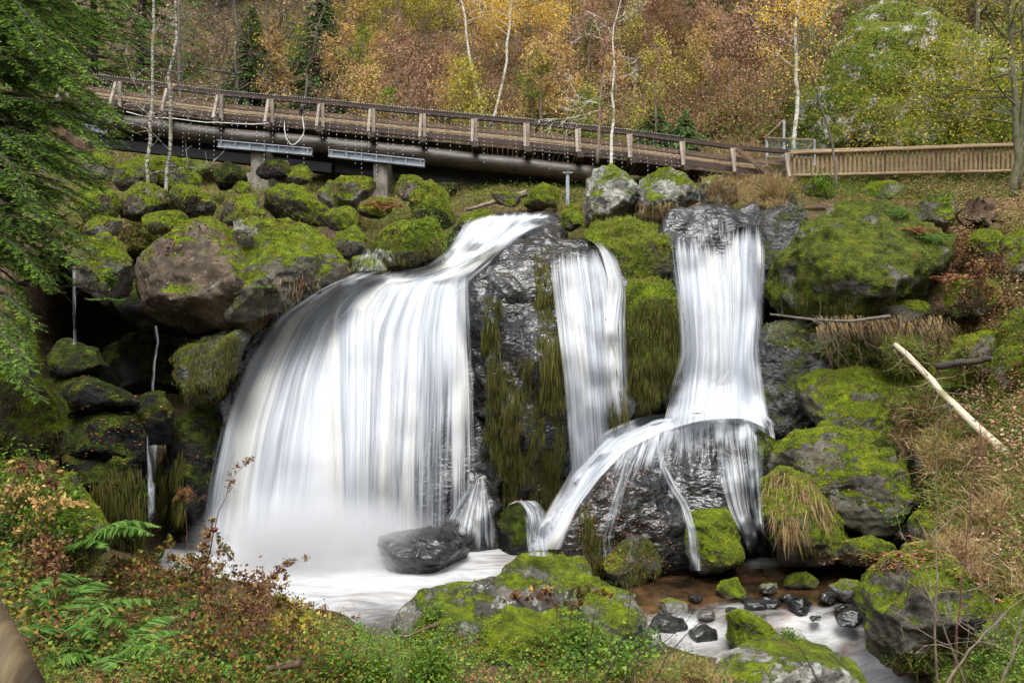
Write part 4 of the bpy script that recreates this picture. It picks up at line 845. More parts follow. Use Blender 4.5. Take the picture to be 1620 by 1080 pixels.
def crown_pts(tw,n,jit=.12):
    C=[]; 
    A=np.concatenate([c[:-1] for c in tw]);B=np.concatenate([c[1:] for c in tw]); k=rng.integers(0,len(A),n); t=rng.uniform(0,1,n)[:,None]
    return A[k]+(B[k]-A[k])*t+rng.normal(size=(n,3))*jit
def ground_z(x,y):
    h=BV.ray_cast(Vector((x,y,200)),Vector((0,0,-1)))
    return h[0].z if h[0] is not None else 0
def gbase(px,d):
    x=(px-810)/FPX*d; return np.array([x,d,ground_z(x,d)-.1])
def tree(px,d,H,label,cat='tree',bark='bark',leaf='l_gold',nl=7000,ls=.10,lean=0,group=None,name='broadleaf_tree',r0=None,path=None,build=True,jit=.14,**k):
    b=gbase(px,d)
    if path is None and build and name=='broadleaf_tree' and 33<=d: H*=.60; d=30+(d-33)*.40; ls*=.9
    if path is None:
        path=[b,b+np.array([lean*.35,rng.uniform(-.2,.2),H*.5]),b+np.array([lean,rng.uniform(-.3,.3),H])]
    r0=r0 or H*.011
    kk=dict(n1=26,start=.10,l1=H*.36,rise=.6,n2=6,n3=3); kk.update(k)
    wood,tw=grow(path,r0,**kk)
    lv=leaves(crown_pts(tw,nl,jit),ls,.7) if nl else None
    if not build: return wood,lv
    o=empty(name,path[0],label,cat,group)
    wood.build('trunk',M[bark],o,smooth=True)
    if lv: obj('crown',lv[0],lv[1],M[leaf],o,smooth=False)
    return o
def spruce_arrays(base,H,R,nb=9,dz=.42,dens=1.0,ls=.30):
    wood=MB(); top=base+np.array([rng.uniform(-.2,.2),0,H]); wood.tube([base,(base+top)/2,top],[H*.012,H*.008,.02],6)
    C=[];D=[];L=[]
    z=.06*H
    while z<H:
        f=z/H; r=R*(1-f)**.85+.12
        for i in range(nb):
            th=rng.uniform(0,6.283); rr=r*rng.uniform(.7,1.12); d=np.array([math.cos(th),math.sin(th),0.]); a=base+(top-base)*f
            m=max(3,int(rr*9*dens)); t=rng.uniform(.12,1,m)**.8
            pos=a+d*(rr*t)[:,None]; pos[:,2]+= .10*rr*t-.38*rr*t*t+rng.normal(size=m)*.04
            side=np.array([-d[1],d[0],0.]); sgn=rng.choice([-1,1],m)*rng.uniform(.2,1.1,m)
            dd=norm(d+side*sgn[:,None]+np.array([0,0,-.28])+rng.normal(size=(m,3))*.15)
            C.append(pos);D.append(dd);L.append(np.full(m,ls)*(1.15-.6*f)*rng.uniform(.6,1.2,m))
            if f<.85: wood.tube([a,a+d*rr*.5+[0,0,-.03*rr],a+d*rr*.95+[0,0,-.22*rr]],[.03,.02,.008],3,cap=False)
        z+=dz*rng.uniform(.7,1.2)*(1.1-.5*f)
    C=np.vstack(C);D=np.vstack(D);L=np.concatenate(L)
    # every spray: a drooping blade with side blades
    VV=[];Qs=[];Ts=[];n=0
    for k,(w,a) in enumerate(((.055,0),(.04,1),(.04,-1))):
        s=norm(np.cross(D,[0,0,1.]))
        V,Q,T=blades(C+D*(L*.3*abs(a))[:,None],norm(D+s*a*.9),L*(1-.35*abs(a)),w,.35,2); VV.append(V);Qs.append(Q+n);Ts.append(T+n);n+=len(V)
    return wood,(np.vstack(VV),[np.vstack(Qs),np.vstack(Ts)])
def spruce(px,d,H,R,label,mat='needle_far',group=None,dens=1.0,ls=.30,**k):
    if H<7: ls=.15; dens=2.2; k['dz']=.22; k['nb']=12
    b=gbase(px,d); w_,(V,F)=spruce_arrays(b,H,R,dens=dens,ls=ls,**k)
    o=empty('spruce_tree',b,label,'spruce',group); w_.build('trunk',M['bark_dark'],o); obj('needles',V,F,M[mat],o,smooth=False); return o
# distinct trees, left to right
spruce(150,33,13,3.0,'dark spruce behind the far left end of the footbridge',mat='needle')
spruce(222,37,15,3.2,'tall dark spruce rising behind the two thin birches',mat='needle')
spruce(45,30,16,3.4,'dark spruce half hidden behind the near spruce at the left edge',mat='needle')
spruce(395,32,4.6,1.5,'small bushy green spruce directly above the left half of the bridge')
spruce(503,33,6.0,1.7,'narrow dense spruce standing alone above the bridge left of the yellow trees')
spruce(345,52,16,3.2,'distant dark spruce beneath the patch of sky',mat='needle')
spruce(440,55,15,3.0,'distant spruce between the bushy and the narrow ones',mat='needle')
spruce(893,31,2.5,1.5,'small bright green spruce above the middle of the bridge')
spruce(1035,29,2.0,1.5,'broad low green spruce behind the bridge right of the tall thin birch')
spruce(1082,28.5,1.7,1.1,'little pale green spruce beside the broad low one')
spruce(1110,42,11,2.4,'dark green spruce behind the russet beeches',mat='needle')
spruce(1500,36,9,2.2,'dark spruce on top of the cliff at the upper right',mat='needle')
tree(285,31,8,'bare grey tree with crooked limbs behind the bridge, beside the birches',leaf='l_beech',nl=350,name='bare_tree',n2=7,tip=.03,rise=.8)
tree(372,31,8,'bare forked tree with fine branches above the left pillar',leaf='l_beech',nl=300,name='bare_tree',n2=7,tip=.03,rise=.9)
tree(425,32,8,'slim bare tree holding a few russet leaves between two spruces',leaf='l_beech',nl=500,name='bare_tree',n2=7,tip=.03,rise=.9)
tree(465,30,7,'bare tree with long slanting twigs left of the narrow spruce',leaf='l_beech',nl=250,name='bare_tree',n2=6,tip=.028,lean=1.5)
tree(548,40,12,'orange-yellow tree just right of the narrow spruce',leaf='l_orange',nl=9000,ls=.12)
tree(612,40,11.5,'pale yellow-green tree over the second steel beam',leaf='l_yg',nl=12000,ls=.11,l1=4.2)
tree(688,43,12.5,'thin yellow-green tree between the pale one and the golden one',leaf='l_yg',nl=9000,ls=.11)
tree(725,48,14,'distant olive-yellow tree with a bare top',leaf='l_orange',nl=8000,ls=.12)
o=tree(770,32,11,'golden birch with a V-forked white trunk behind the bridge',leaf='l_gold',bark='birch',nl=5200,ls=.10,r0=.075,name='birch_tree',path=[gbase(769,32),gbase(769,32)+[-.5,0,2.4],gbase(769,32)+[-1.0,.2,5.5],gbase(769,32)+[-.9,.2,10.5]],start=.42,n1=20)
w2,t2=grow([gbase(769,32)+[.05,0,.2],gbase(769,32)+[.8,0,2.6],gbase(769,32)+[1.1,.2,6],gbase(769,32)+[1.6,.3,11]],.07,n1=20,start=.34,l1=3.6,rise=.55,n2=6,n3=3)
w2.build('trunk',M['birch'],o,smooth=True); lv=leaves(crown_pts(t2,9000,.13),.10,.7); obj('crown',lv[0],lv[1],M['l_gold'],o,smooth=False)
tree(838,40,12,'dense golden tree right of the forked birch',leaf='l_gold',nl=10000,ls=.11)
tree(905,44,13,'golden-brown tree above the small bright spruce',leaf='l_orange',nl=9000,ls=.12)
tree(985,42,12.5,'russet beech behind the tall thin birch',leaf='l_beech',nl=10000,ls=.12)
tree(1055,39,12,'copper beech above the broad low spruce',leaf='l_beech',nl=12000,ls=.11,l1=4.2,start=.12)
tree(1130,36,11,'dark-limbed copper beech nearest the cliff',leaf='l_beech',bark='bark_dark',nl=12000,ls=.10,l1=4.2,start=.10)
tree(1190,38,11.5,'reddish bare-topped beech leaning beside the golden birch',leaf='l_beech',bark='bark_dark',nl=8000,ls=.10,start=.2,tip=.03)
b=gbase(1257,27.5)
tree(1257,27.5,8,'slender golden birch with white trunk behind the wire frame',leaf='l_gold',bark='birch',nl=5500,ls=.085,name='birch_tree',r0=.085,path=[b,b+[.04,0,2.5],b+[.10,0,5],b+[0.2,.1,8.5]],start=.36,l1=2.3,n1=24)
b=gbase(1325,24.0)
tree(1325,24,6,'thin crooked sapling with sparse yellow leaves before the picket fence',leaf='l_gold',bark='bark',nl=700,ls=.07,name='sapling',r0=.05,path=[b,b+[-.15,0,1.6],b+[-.65,0,3.2],b+[-.75,0,5.6]],start=.5,l1=1.3,n1=14,tip=.012)
tree(1498,32,8,'leafy yellow-green tree growing from the cliff crest',leaf='l_yg',nl=3500,ls=.09,l1=3.0)
tree(1545,31,8,'yellow-green tree right of the bare pale cliff top',leaf='l_yg',nl=8000,ls=.085,l1=3.2)
b=gbase(1608,21)
o=tree(1608,21,9,'dark twin-stemmed tree with yellow-green leaves at the right edge',leaf='l_yg',bark='bark_moss',nl=8500,ls=.07,r0=.11,path=[b,b+[-.05,0,2.4],b+[-.2,0,5],b+[-.2,.1,9]],start=.22,l1=3.9,n1=30,tip=.015,rise=.25,curl=.12)
w2,t2=grow([b+[.10,.1,.3],b+[.2,0,2.5],b+[.15,0,5],b+[.3,.1,8.5]],.08,n1=8,start=.4,l1=2.,tip=.015); w2.build('trunk',M['bark_moss'],o,smooth=True)
tree(1700,24,9,'green-leaved tree standing just past the right edge of the fence',leaf='l_green',nl=9000,ls=.08,l1=3.3)
# thin birches in front of the bridge
for px_,lb,pa in ((237,'left of two thin lichened birch trunks in front of the bridge',[(232,330),(236,240),(239,150),(243,40),(246,-120)]),(268,'right one of two thin lichened birch trunks in front of the bridge',[(260,305),(266,230),(272,150),(277,50),(284,-120)])):
    dd=19.5; tree(px_,dd,8,lb,bark='birch_lichen',leaf='l_beech',nl=60,ls=.08,name='birch_tree',group='two thin birches before the bridge',r0=.047,path=[P(*q_,dd) for q_ in [(pa[0][0]-1,pa[0][1]+22)]+pa],start=.12,n1=13,l1=1.7,n2=4,n3=3,tip=.014,rise=.55,taper=.5,jit=.02)
l,_,_=hit(968,275)
tree(968,20.5,6,'tall thin birch rising between the pale boulders in front of the bridge',bark='birch',leaf='l_beech',nl=40,ls=.07,name='birch_tree',r0=.05,path=[P(x,y,20.6) for x,y in [(967,300),(967,262),(969,180),(970,110),(968,60),(985,-20)]],start=.35,n1=12,l1=1.6,n2=5,n3=4,tip=.014,rise=.35,grav=-.05,jit=.02)
tree(955,20.5,6,'pale broken dead trunk leaning against the tall thin birch',bark='twig',leaf='l_beech',nl=0,name='dead_tree',r0=.045,path=[P(x,y,20.4) for x,y in [(945,258),(947,200),(954,120),(964,52)]],start=.5,n1=6,l1=1.0,n2=4,n3=3,tip=.012,grav=-.12)
# the wood beyond: one mass
wm=MB(); LV=[];LT=[];LM=[];n=0
mats=['twig','l_beech','l_orange','l_yg','l_green']
for k in range(92):
    d_=rng.uniform(44,78) if k<44 else rng.uniform(28.5,41); x_=rng.uniform(-150,1330) if k<44 else rng.uniform(330,1240)
    if x_>1180 and d_<44: continue
    H_=rng.uniform(9,15) if k<44 else rng.uniform(2.2,4.5)
    w_,lv=tree(x_,d_,H_,'',nl=3200 if k<44 else 2000,ls=.17 if k<44 else .085,build=False,n1=16,n2=6,n3=2,start=.12,nt=4,tip=.03,r0=H_*.016,bark='bark')
    V_,F_=w_.arrays(); wm.add(V_,F_[0],F_[1])
    mi=rng.choice([1,1,2,3,4],p=[.25,.15,.25,.25,.10]) if x_>430 else rng.choice([1,4,2],p=[.4,.4,.2])
    LV.append(lv[0]); LT.append(lv[1]+n); LM.append(np.full(len(lv[1]),mi)); n+=len(lv[0])
V_,F_=wm.arrays(); nv=len(V_)
Vall=np.vstack([V_]+LV); T=np.vstack(LT)+nv
mi=np.concatenate([np.zeros(len(F_[0])),np.zeros(len(F_[1])),np.concatenate(LM)])
o=obj('far_forest',Vall,[F_[0],F_[1],T],[M[x] for x in mats],smooth=False,midx=mi); tag(o,'brown and yellow autumn wood covering the far hillside','forest',kind='stuff')
# ---------------------------------------------------------------- the near spruce
def near_spruce():
    base=P(-60,900,8.2); top=P(-30,-500,8.2); o=empty('spruce_tree',base,'near spruce with fresh green drooping branches filling the upper left edge','spruce')
    w_=MB(); w_.tube([base,(base+top)/2,top],[.17,.13,.07],10); w_.build('trunk',M['bark_dark'],o,smooth=True)
    bm_=MB(); C=[];D=[];Lg=[];tip=[]
    # visible boughs: (start y at trunk, end px, end py, depth shift)
    bo=[]
    for y in np.arange(-190,430,14): 
        reach=np.interp(y,[-190,-60,0,60,120,200,280,360,420],[150,150,195,150,185,215,175,150,120])
        for _ in range(4):
            bo.append((y-rng.uniform(0,45),-15+reach*rng.uniform(.30,1.05),y+rng.uniform(0,45),rng.uniform(-1.2,1.2)))
    for y in np.arange(430,610,22): bo.append((y-30,rng.uniform(25,65),y+25,rng.uniform(-1.0,.2)))
    for y0,x1,y1,dz in bo:
        a=P(-45,y0,8.2); b=P(x1,y1,8.2+dz); L=np.linalg.norm(b-a); t=np.linspace(0,1,8)[:,None]
        pts=a+(b-a)*t; pts[:,2]+=.12*L*np.sin(np.pi*t[:,0]); pts+=rng.normal(size=pts.shape)*.015
        bm_.tube(pts,np.linspace(.022,.004,8),4,cap=False)
        dirn=norm(b-a)
        nt_=int(L*85)
        for _ in range(nt_):
            f=rng.uniform(.12,1)**.8; k=min(6,int(f*7)); p=pts[k]+(pts[k+1]-pts[k])*(f*7-k)
            sd=norm(np.cross(dirn,[0,0,1.]))*rng.choice([-1,1]); dd=norm(dirn*rng.uniform(.5,1)+sd*rng.uniform(.25,1.1)+np.array([0,0,rng.uniform(-.35,.05)]))
            l2=rng.uniform(.08,.22)*(1.15-.5*f); m=3
            q=wig(p,dd,l2,m,.10,-.05); bm_.tube(q,.0025,3,cap=False)
            nn=max(4,int(l2/.010)); tt=np.linspace(.05,1,nn); kk=np.minimum((tt*m).astype(int),m-1); pp=q[kk]+(q[kk+1]-q[kk])*((tt*m)-kk)[:,None]
            ax=norm(q[kk+1]-q[kk]); s2=norm(np.cross(ax,[0,0,1.])); sg=np.where(np.arange(nn)%2==0,1,-1)[:,None]
            nd=norm(ax*.75+s2*sg*.8+rng.normal(size=(nn,3))*.22+np.array([0,0,.12])); C.append(pp);D.append(nd);Lg.append(np.full(nn,.026)); tip.append(np.full(nn,tt*1.0+f*.8))
    C=np.vstack(C);D=np.vstack(D);Lg=np.concatenate(Lg);tip=np.concatenate(tip)
    side=norm(np.cross(D,rnd_unit(len(C)))); w=.0042
    V=np.stack([C-side*w,C+side*w,C+D*Lg[:,None]],1).reshape(-1,3); T=np.arange(len(V)).reshape(-1,3)
    k=tip>1.25
    bm_.build('boughs',M['bark_dark'],o); 
    obj('needles',V.reshape(-1,3,3)[~k].reshape(-1,3),np.arange((~k).sum()*3).reshape(-1,3),M['needle'],o,smooth=False)
    tg=obj('needle_tips',V.reshape(-1,3,3)[k].reshape(-1,3),np.arange(k.sum()*3).reshape(-1,3),M['needle_tip'],o,smooth=False); tg['label']='bright young needles at the bough ends'
near_spruce()
# bare low boughs of the spruce reaching over the far-left trickle
b=empty('dead_bough',P(20,470,8.4),'dark bare spruce bough curving over the far-left mossy mound','branch')
q=MB()
for l_ in ([(-30,440),(20,452),(38,450),(62,410),(72,378),(95,345),(130,328)],[(62,410),(95,395),(120,370)],[(72,378),(68,350),(80,320)],[(20,452),(60,440),(110,420)],[(38,450),(90,455),(140,448)]):
    q.tube(np.array([P(x,y,8.4) for x,y in l_]),np.linspace(.022,.006,len(l_)),5,cap=False)
    for _ in range(14):
        k=rng.integers(1,len(l_)); p=P(*l_[k],8.4); q.tube(wig(p,norm(np.array([rng.uniform(.2,1),rng.normal()*.5,rng.uniform(-.7,.3)])),rng.uniform(.15,.5),4,.2,-.05),[.004,.003,.003,.002,.001],3,cap=False)
q.build('wood',M['bark_dark'],b)
# ---------------------------------------------------------------- scattered growth on the real surfaces
WATER_ROCKS={'mf','mf2','rf','rf2','st2','pl1','sp1','sp2','cr','cr2','dm2'}
def inside(px,py,poly):
    r=np.zeros(len(px),bool); n=len(poly); j=n-1
    for i in range(n):
        xi,yi=poly[i];xj,yj=poly[j]; c=((yi>py)!=(yj>py))&(px<(xj-xi)*(py-yi)/((yj-yi)+1e-9)+xi); r^=c; j=i
    return r
def spts(poly,n,minz=-2,maxz=2,only=None,skip=WATER_ROCKS,clump=0.0,cs=1.2,seed=0,jz=0):
    poly=np.array(poly,float)
    if len(poly)==2: (x0,y0),(x1,y1)=poly; poly=np.array([(x0,y0),(x1,y0),(x1,y1),(x0,y1)])
    P_=[];N_=[];tries=0
    lo,hi=poly.min(0),poly.max(0)
    while len(P_)<n and tries<8:
        tries+=1; m=int(n*1.6)+20
        px=rng.uniform(lo[0],hi[0],m);py=rng.uniform(lo[1],hi[1],m); k=inside(px,py,poly); px=px[k];py=py[k]
        A=[];B=[]
        for x,y in zip(px,py):
            l,nn,i=hit(x,y)
            if l is None or l[2]<WL+.05: continue
            if not(minz<nn[2]<maxz): continue
            kx=owner(i)
            if only is not None:
                if kx not in only: continue
            elif kx in skip: continue
            A.append(l);B.append(nn)
        if not A: continue
        A=np.array(A);B=np.array(B)
        if clump: k=vnoise(A*cs,seed+77)*.5+.5>clump*rng.uniform(.6,1.1,len(A)); A=A[k];B=B[k]
        P_+=list(A);N_+=list(B)
    P_=P_[:n];N_=N_[:n]
    return np.array(P_).reshape(-1,3),np.array(N_).reshape(-1,3)
class Bag:
    def __init__(s): s.V=[];s.Q=[];s.T=[];s.n=0
    def add(s,V,Q,T):
        s.V.append(V)
        if Q is not None: s.Q.append(Q+s.n)
        if T is not None: s.T.append(T+s.n)
        s.n+=len(V)
    def build(s,name,mat,parent=None,**k):
        return obj(name,np.vstack(s.V),[np.vstack(x) for x in (s.Q,s.T) if x],mat,parent,smooth=False,**k)
BAG={}
def bag(k): return BAG.setdefault(k,Bag())
def lay_leaves(k,P_,N_,size,h=.02,flat=.7):
    if not len(P_): return
    V,T=leaves(P_+N_*(h*rng.uniform(.3,1,len(P_)))[:,None]+np.array([0,0,h*.3]),size,.65,up=flat); bag(k).add(V,None,T)
def lay_grass(k,P_,N_,L,W,per=7,spread=.5,bend=.5,down=0.0,r=.04):
    if not len(P_): return
    n=len(P_)*per; C=np.repeat(P_,per,0)+rng.normal(size=(n,3))*r*np.array([1,1,.2]); N=np.repeat(N_,per,0)
    D=norm(np.array([0,0,1.-2*down])+N*(.35+.3*down)+rng.normal(size=(n,3))*spread*(1-.6*down))
    V,Q,T=blades(C,D,L*rng.uniform(.4,1.25,n),W,bend*(1-down),3); bag(k).add(V,Q,T)
def lay_herb(k,P_,N_,size,h,per=9,spread=.12):
    """leafy clumps: leaves at varied heights over each point"""
    if not len(P_): return
    n=len(P_)*per; C=np.repeat(P_,per,0)+rng.normal(size=(n,3))*spread; C[:,2]+=np.abs(rng.normal(size=n))*h
    V,T=leaves(C,size,.65,up=.45); bag(k).add(V,None,T)
# ---- moss tufts as part of each mossy boulder
def rock_area_px(W): return (np.ptp(W[:,0]/W[:,1])*FPX)*(np.ptp(W[:,2]/W[:,1])*FPX)
for key,(o,W_,F_,mat) in list(ROCKS.items()):
    if mat in('wet','dark') or (mat in('grey','overhang','outcrop','wetmoss') and key not in('ov1','gb2','fb','cv5','dm5')): continue
    a,b,c=W_[F_[:,0]],W_[F_[:,1]],W_[F_[:,2]]; cr_=np.cross(b-a,c-a); ar=np.linalg.norm(cr_,axis=1); N=cr_/(ar[:,None]+1e-12); cen=(a+b+c)/3
    dist=np.median(cen[:,1]); view=-(N*norm(cen)).sum(1)
    bias={'fullmoss':.8,'moss':.1,'rightboulder':.85}.get(mat,-.6)
    score=N[:,2]*1.0+bias+fbm(cen*1.9,3,s=21)*1.4
    w_=ar*np.clip(score,0,1)*(view>-.15)
    if w_.sum()<=0: continue
    n=int(min(30000,rock_area_px(W_)*1.1)*(.5 if key=='hb' else 1)); k=rng.choice(len(F_),n,p=w_/w_.sum()); u,v=rng.uniform(size=(2,n)); s_=u+v>1; u[s_]=1-u[s_];v[s_]=1-v[s_]
    C=a[k]+(b-a)[k]*u[:,None]+(c-a)[k]*v[:,None]; D=norm(N[k]*.9+rng.normal(size=(n,3))*.55+[0,0,.1])
    L=(.0010*dist+.003)*rng.uniform(.5,1.6,n)
    V,Q,T=blades(C-N[k]*.004,D,L,L*.5,.15,2); obj('moss_tufts',V,[Q,T],M['mossblade'],o,smooth=False)
# ---- moss curtains hanging on the wet faces
def drape(key,poly,n,L,W,mat='mossdrape',per=5,only=None,name='hanging_moss',seed=1,clump=.35):
    o=ROCKS[key][0]; P_,N_=spts(poly,n,only=only or {key},skip=set(),clump=clump,cs=np.array([4.,4.,.5]),seed=seed)
    if len(P_)<25: return
    m=len(P_)*per; C=np.repeat(P_,per,0)+rng.normal(size=(m,3))*.03; N=np.repeat(N_,per,0); N=norm(N*np.array([1,1,.2]))
    D=norm(np.array([0,0,-1.])+N*.16+rng.normal(size=(m,3))*(.20 if mat=='drygrass' else .07)); V,Q,T=blades(C+N*.03,D,L*rng.uniform(.3,1.2,m),W,.05,3)
    obj(name,V,[Q,T],M[mat],o,smooth=False)
drape('cr',[(772,570),(880,560),(893,700),(880,820),(775,830),(768,700)],1700,.22,.009,seed=2)
drape('cr',[(765,470),(790,470),(790,560),(765,560)],120,.3,.02,clump=.2)
drape('cr',[(845,400),(868,390),(885,560),(893,640),(860,620),(850,500)],420,.35,.02,clump=.2)
drape('cr',[(955,430),(985,500),(990,660),(965,660),(960,520)],260,.35,.02,clump=.3)
drape('mw',[(985,470),(1078,470),(1078,640),(985,650)],1300,.20,.012,clump=.35)
drape('cv5',[(271,545),(380,530),(360,640),(271,655)],900,.10,.010)
drape('dm1',[(850,830),(930,790),(960,880),(940,920),(850,890)],350,.12,.010)
drape('dm5',[(945,850),(1050,860),(1045,920),(950,920)],250,.10,.012)
drape('cv4',[(100,740),(230,740),(235,880),(100,880)],420,.3,.012,clump=.62)
drape('cv6',[(250,700),(290,700),(290,860),(248,860)],200,.3,.012,clump=.5)
drape('ov2',[(350,450),(550,420),(540,470),(400,500)],60,.16,.008,mat='drygrass',name='hanging_grass',clump=.55,per=3)
drape('rb4',[(1215,745),(1300,755),(1330,830),(1240,850),(1208,790)],240,.34,.009,mat='drygrass',name='hanging_grass',clump=.45)
drape('hb',[(1250,470),(1500,470),(1500,500),(1250,500)],160,.14,.010,mat='mossdrape')
drape('um1',[(575,370),(715,380),(700,420),(590,410)],260,.14,.012)
drape('gb2',[(1010,320),(1108,320),(1090,336),(1020,338)],80,.22,.009,mat='drygrass',name='hanging_grass')
# ---- ground cover by area (photo region, then what grows there)
GR={'ground'}
UL=[(110,240),(920,262),(930,335),(720,335),(700,430),(540,440),(540,360),(110,430)]
RB=[(1110,285),(1660,272),(1660,900),(1590,960),(1440,880),(1450,700),(1400,560),(1240,520),(1520,510),(1520,400),(1440,330),(1290,318),(1170,325)]
P_,N_=spts(UL,2600,clump=.35,only=GR); lay_grass('grass',P_,N_,.20,.012,6)
P_,N_=spts(UL,1400,clump=.4,seed=3,only=GR); lay_grass('dry_grass',P_,N_,.30,.012,6)
P_,N_=spts(UL,2600,clump=.3,seed=5); lay_leaves('leaf_litter',P_,N_,.055)
P_,N_=spts(UL,1300,clump=.45,seed=7,only=GR); lay_herb('undergrowth',P_,N_,.055,.10,9)
P_,N_=spts(UL,3500,clump=.2,seed=17,only=GR); lay_herb('ground_moss',P_,N_,.024,.008,8,.06)
P_,N_=spts([(640,335),(720,300),(725,400),(640,400)],260,skip=set()); lay_herb('undergrowth',P_,N_,.05,.08,8,.07)
P_,N_=spts([(928,335),(1065,335),(1060,450),(985,450)],900,clump=.2); lay_grass('grass',P_,N_,.16,.010,6)
P_,N_=spts([(928,335),(1065,335),(1060,450),(985,450)],500,clump=.3); lay_leaves('leaf_litter',P_,N_,.045)
P_,N_=spts([(990,445),(1070,445),(1070,580),(1000,560)],260,clump=.3); lay_herb('undergrowth',P_,N_,.035,.04,8,.06)
# right bank
P_,N_=spts(RB,2600,clump=.45,seed=2,only=GR); lay_grass('dry_grass',P_,N_,.26,.012,6,spread=.7)
P_,N_=spts(RB,3000,clump=.4,seed=9,only=GR); lay_grass('grass',P_,N_,.18,.011,6,spread=.6)
P_,N_=spts(RB,5000,clump=.4,seed=4); lay_leaves('leaf_litter',P_,N_,.05,h=.05)
P_,N_=spts(RB,3000,clump=.45,seed=6,only=GR); lay_herb('undergrowth',P_,N_,.045,.09,9)
P_,N_=spts(RB,7000,clump=.2,seed=16,only=GR); lay_herb('ground_moss',P_,N_,.03,.012,9,.07)
P_,N_=spts([(1120,285),(1660,272),(1660,340),(1300,318)],3500,clump=.3,seed=88,only=GR); lay_leaves('leaf_litter',P_,N_,.06,h=.1,flat=.4)
P_,N_=spts([(1250,282),(1660,272),(1660,330),(1300,318)],1300,clump=.4,seed=8); lay_herb('undergrowth',P_,N_,.055,.12,9)
P_,N_=spts([(1110,285),(1260,275),(1240,330),(1130,330)],700,clump=.1); lay_grass('dry_grass',P_,N_,.42,.012,6,spread=.35)
P_,N_=spts([(1200,510),(1440,520),(1440,700),(1400,640),(1300,560),(1200,540)],900,clump=.2); lay_grass('grass',P_,N_,.16,.011,6,spread=.7)
P_,N_=spts([(1390,530),(1520,510),(1560,640),(1480,740),(1430,640)],900,clump=.2,seed=12); lay_grass('grass',P_,N_,.22,.011,7,spread=.7)
P_,N_=spts(RB,1500,clump=.5,seed=61,only=GR); lay_herb('rusty_brush',P_,N_,.05,.16,9,.12)
P_,N_=spts([(1440,300),(1660,300),(1660,560),(1500,560),(1500,400)],900,clump=.35,seed=62,only=GR); lay_herb('rusty_brush',P_,N_,.05,.18,9,.12)
# tall dry stems on the right
P_,N_=spts([(1470,740),(1560,700),(1640,760),(1640,930),(1580,930),(1500,860)],650,clump=.15); lay_grass('dry_grass',P_,N_,.62,.011,7,spread=.45,bend=.55,r=.07)
P_,N_=spts([(1410,640),(1520,640),(1500,760),(1420,700)],220); lay_grass('dry_grass',P_,N_,.40,.011,7,spread=.6,bend=.5,r=.07)
P_,N_=spts([(1470,860),(1640,860),(1640,940),(1560,930)],400); lay_grass('dry_grass',P_,N_,.35,.009,7,spread=1.2,bend=.2,r=.08)
# exposed ledge: roots and grass hanging under it
P_=np.array([P(rng.uniform(1290,1510),rng.uniform(498,520),15.2) for _ in range(200)]); lay_grass('dry_grass',P_,np.tile([0,-1.,0],(200,1)),.35,.008,4,spread=.25,down=.85,r=.05)
# hillside behind
HB=[(-100,20),(1250,20),(1250,232),(900,205),(500,170),(-100,150)]
P_,N_=spts(HB,16000,clump=.15,seed=3); lay_leaves('leaf_litter',P_,N_,.11,h=.06)
P_,N_=spts([(150,180),(900,240),(930,335),(720,335),(300,250),(120,240)],3000,clump=.2,seed=13); lay_leaves('leaf_litter',P_,N_,.06,h=.03)
P_,N_=spts(HB,5200,clump=.35,seed=23); lay_herb('shrubbery',P_,N_,.09,.35,9,.22)
P_,N_=spts(HB,2200,clump=.45,seed=33); lay_herb('undergrowth',P_,N_,.09,.20,8,.22)
P_,N_=spts([(540,60),(1250,90),(1250,235),(900,215),(540,170)],3400,clump=.2,seed=43); lay_herb('shrubbery',P_,N_,.085,.6,9,.30)
P_,N_=spts([(930,120),(1250,150),(1240,235),(900,215)],700,clump=.3,seed=53); lay_herb('undergrowth',P_,N_,.09,.35,9,.25)
# cliff
CL=[(1200,140),(1300,10),(1660,0),(1660,262),(1210,262)]
P_,N_=spts(CL,5000,clump=.5,seed=5); lay_leaves('leaf_litter',P_,N_,.09,h=.06)
P_,N_=spts(CL,3000,clump=.45,seed=15); lay_herb('undergrowth',P_,N_,.08,.14,8,.16)
P_,N_=spts([(1200,140),(1300,90),(1660,90),(1660,262),(1210,262)],500,clump=.5,seed=25); lay_herb('yellow_shrubbery',P_,N_,.085,.45,9,.28)
P_,N_=spts([(1480,60),(1660,40),(1660,262),(1400,250)],900,clump=.4,seed=35); lay_herb('yellow_shrubbery',P_,N_,.08,.55,9,.28)
P_,N_=spts([(1100,150),(1240,150),(1240,262),(1100,262)],500,clump=.2,seed=36); lay_grass('dry_grass',P_,N_,.6,.02,6,spread=.4)
# leaves lying on boulders everywhere, on the wet lobe and the left slabs
P_,N_=spts([(120,300),(1560,300),(1560,900),(120,900)],2600,minz=.25,skip={'mf','mf2','rf','rf2','pl1','sp1','dm2'}); lay_leaves('leaf_litter',P_,N_,.045,h=.015)
P_,N_=spts([(890,740),(1060,740),(1060,920),(860,900)],650,only={'dm1','dm5'},clump=.35); lay_leaves('leaf_litter',P_,N_,.045,h=.015)
P_,N_=spts([(775,560),(890,560),(880,700),(780,700)],240,only={'cr'},clump=.35); lay_leaves('leaf_litter',P_,N_,.04,h=.02)
P_,N_=spts([(90,640),(230,640),(230,860),(100,860)],150,only={'cv2','cv3','cv4'},clump=.4); lay_leaves('leaf_litter',P_,N_,.05,h=.015)
P_,N_=spts([(1290,875),(1500,870),(1440,905),(1300,900)],350); lay_leaves('leaf_litter',P_,N_,.05,h=.02)
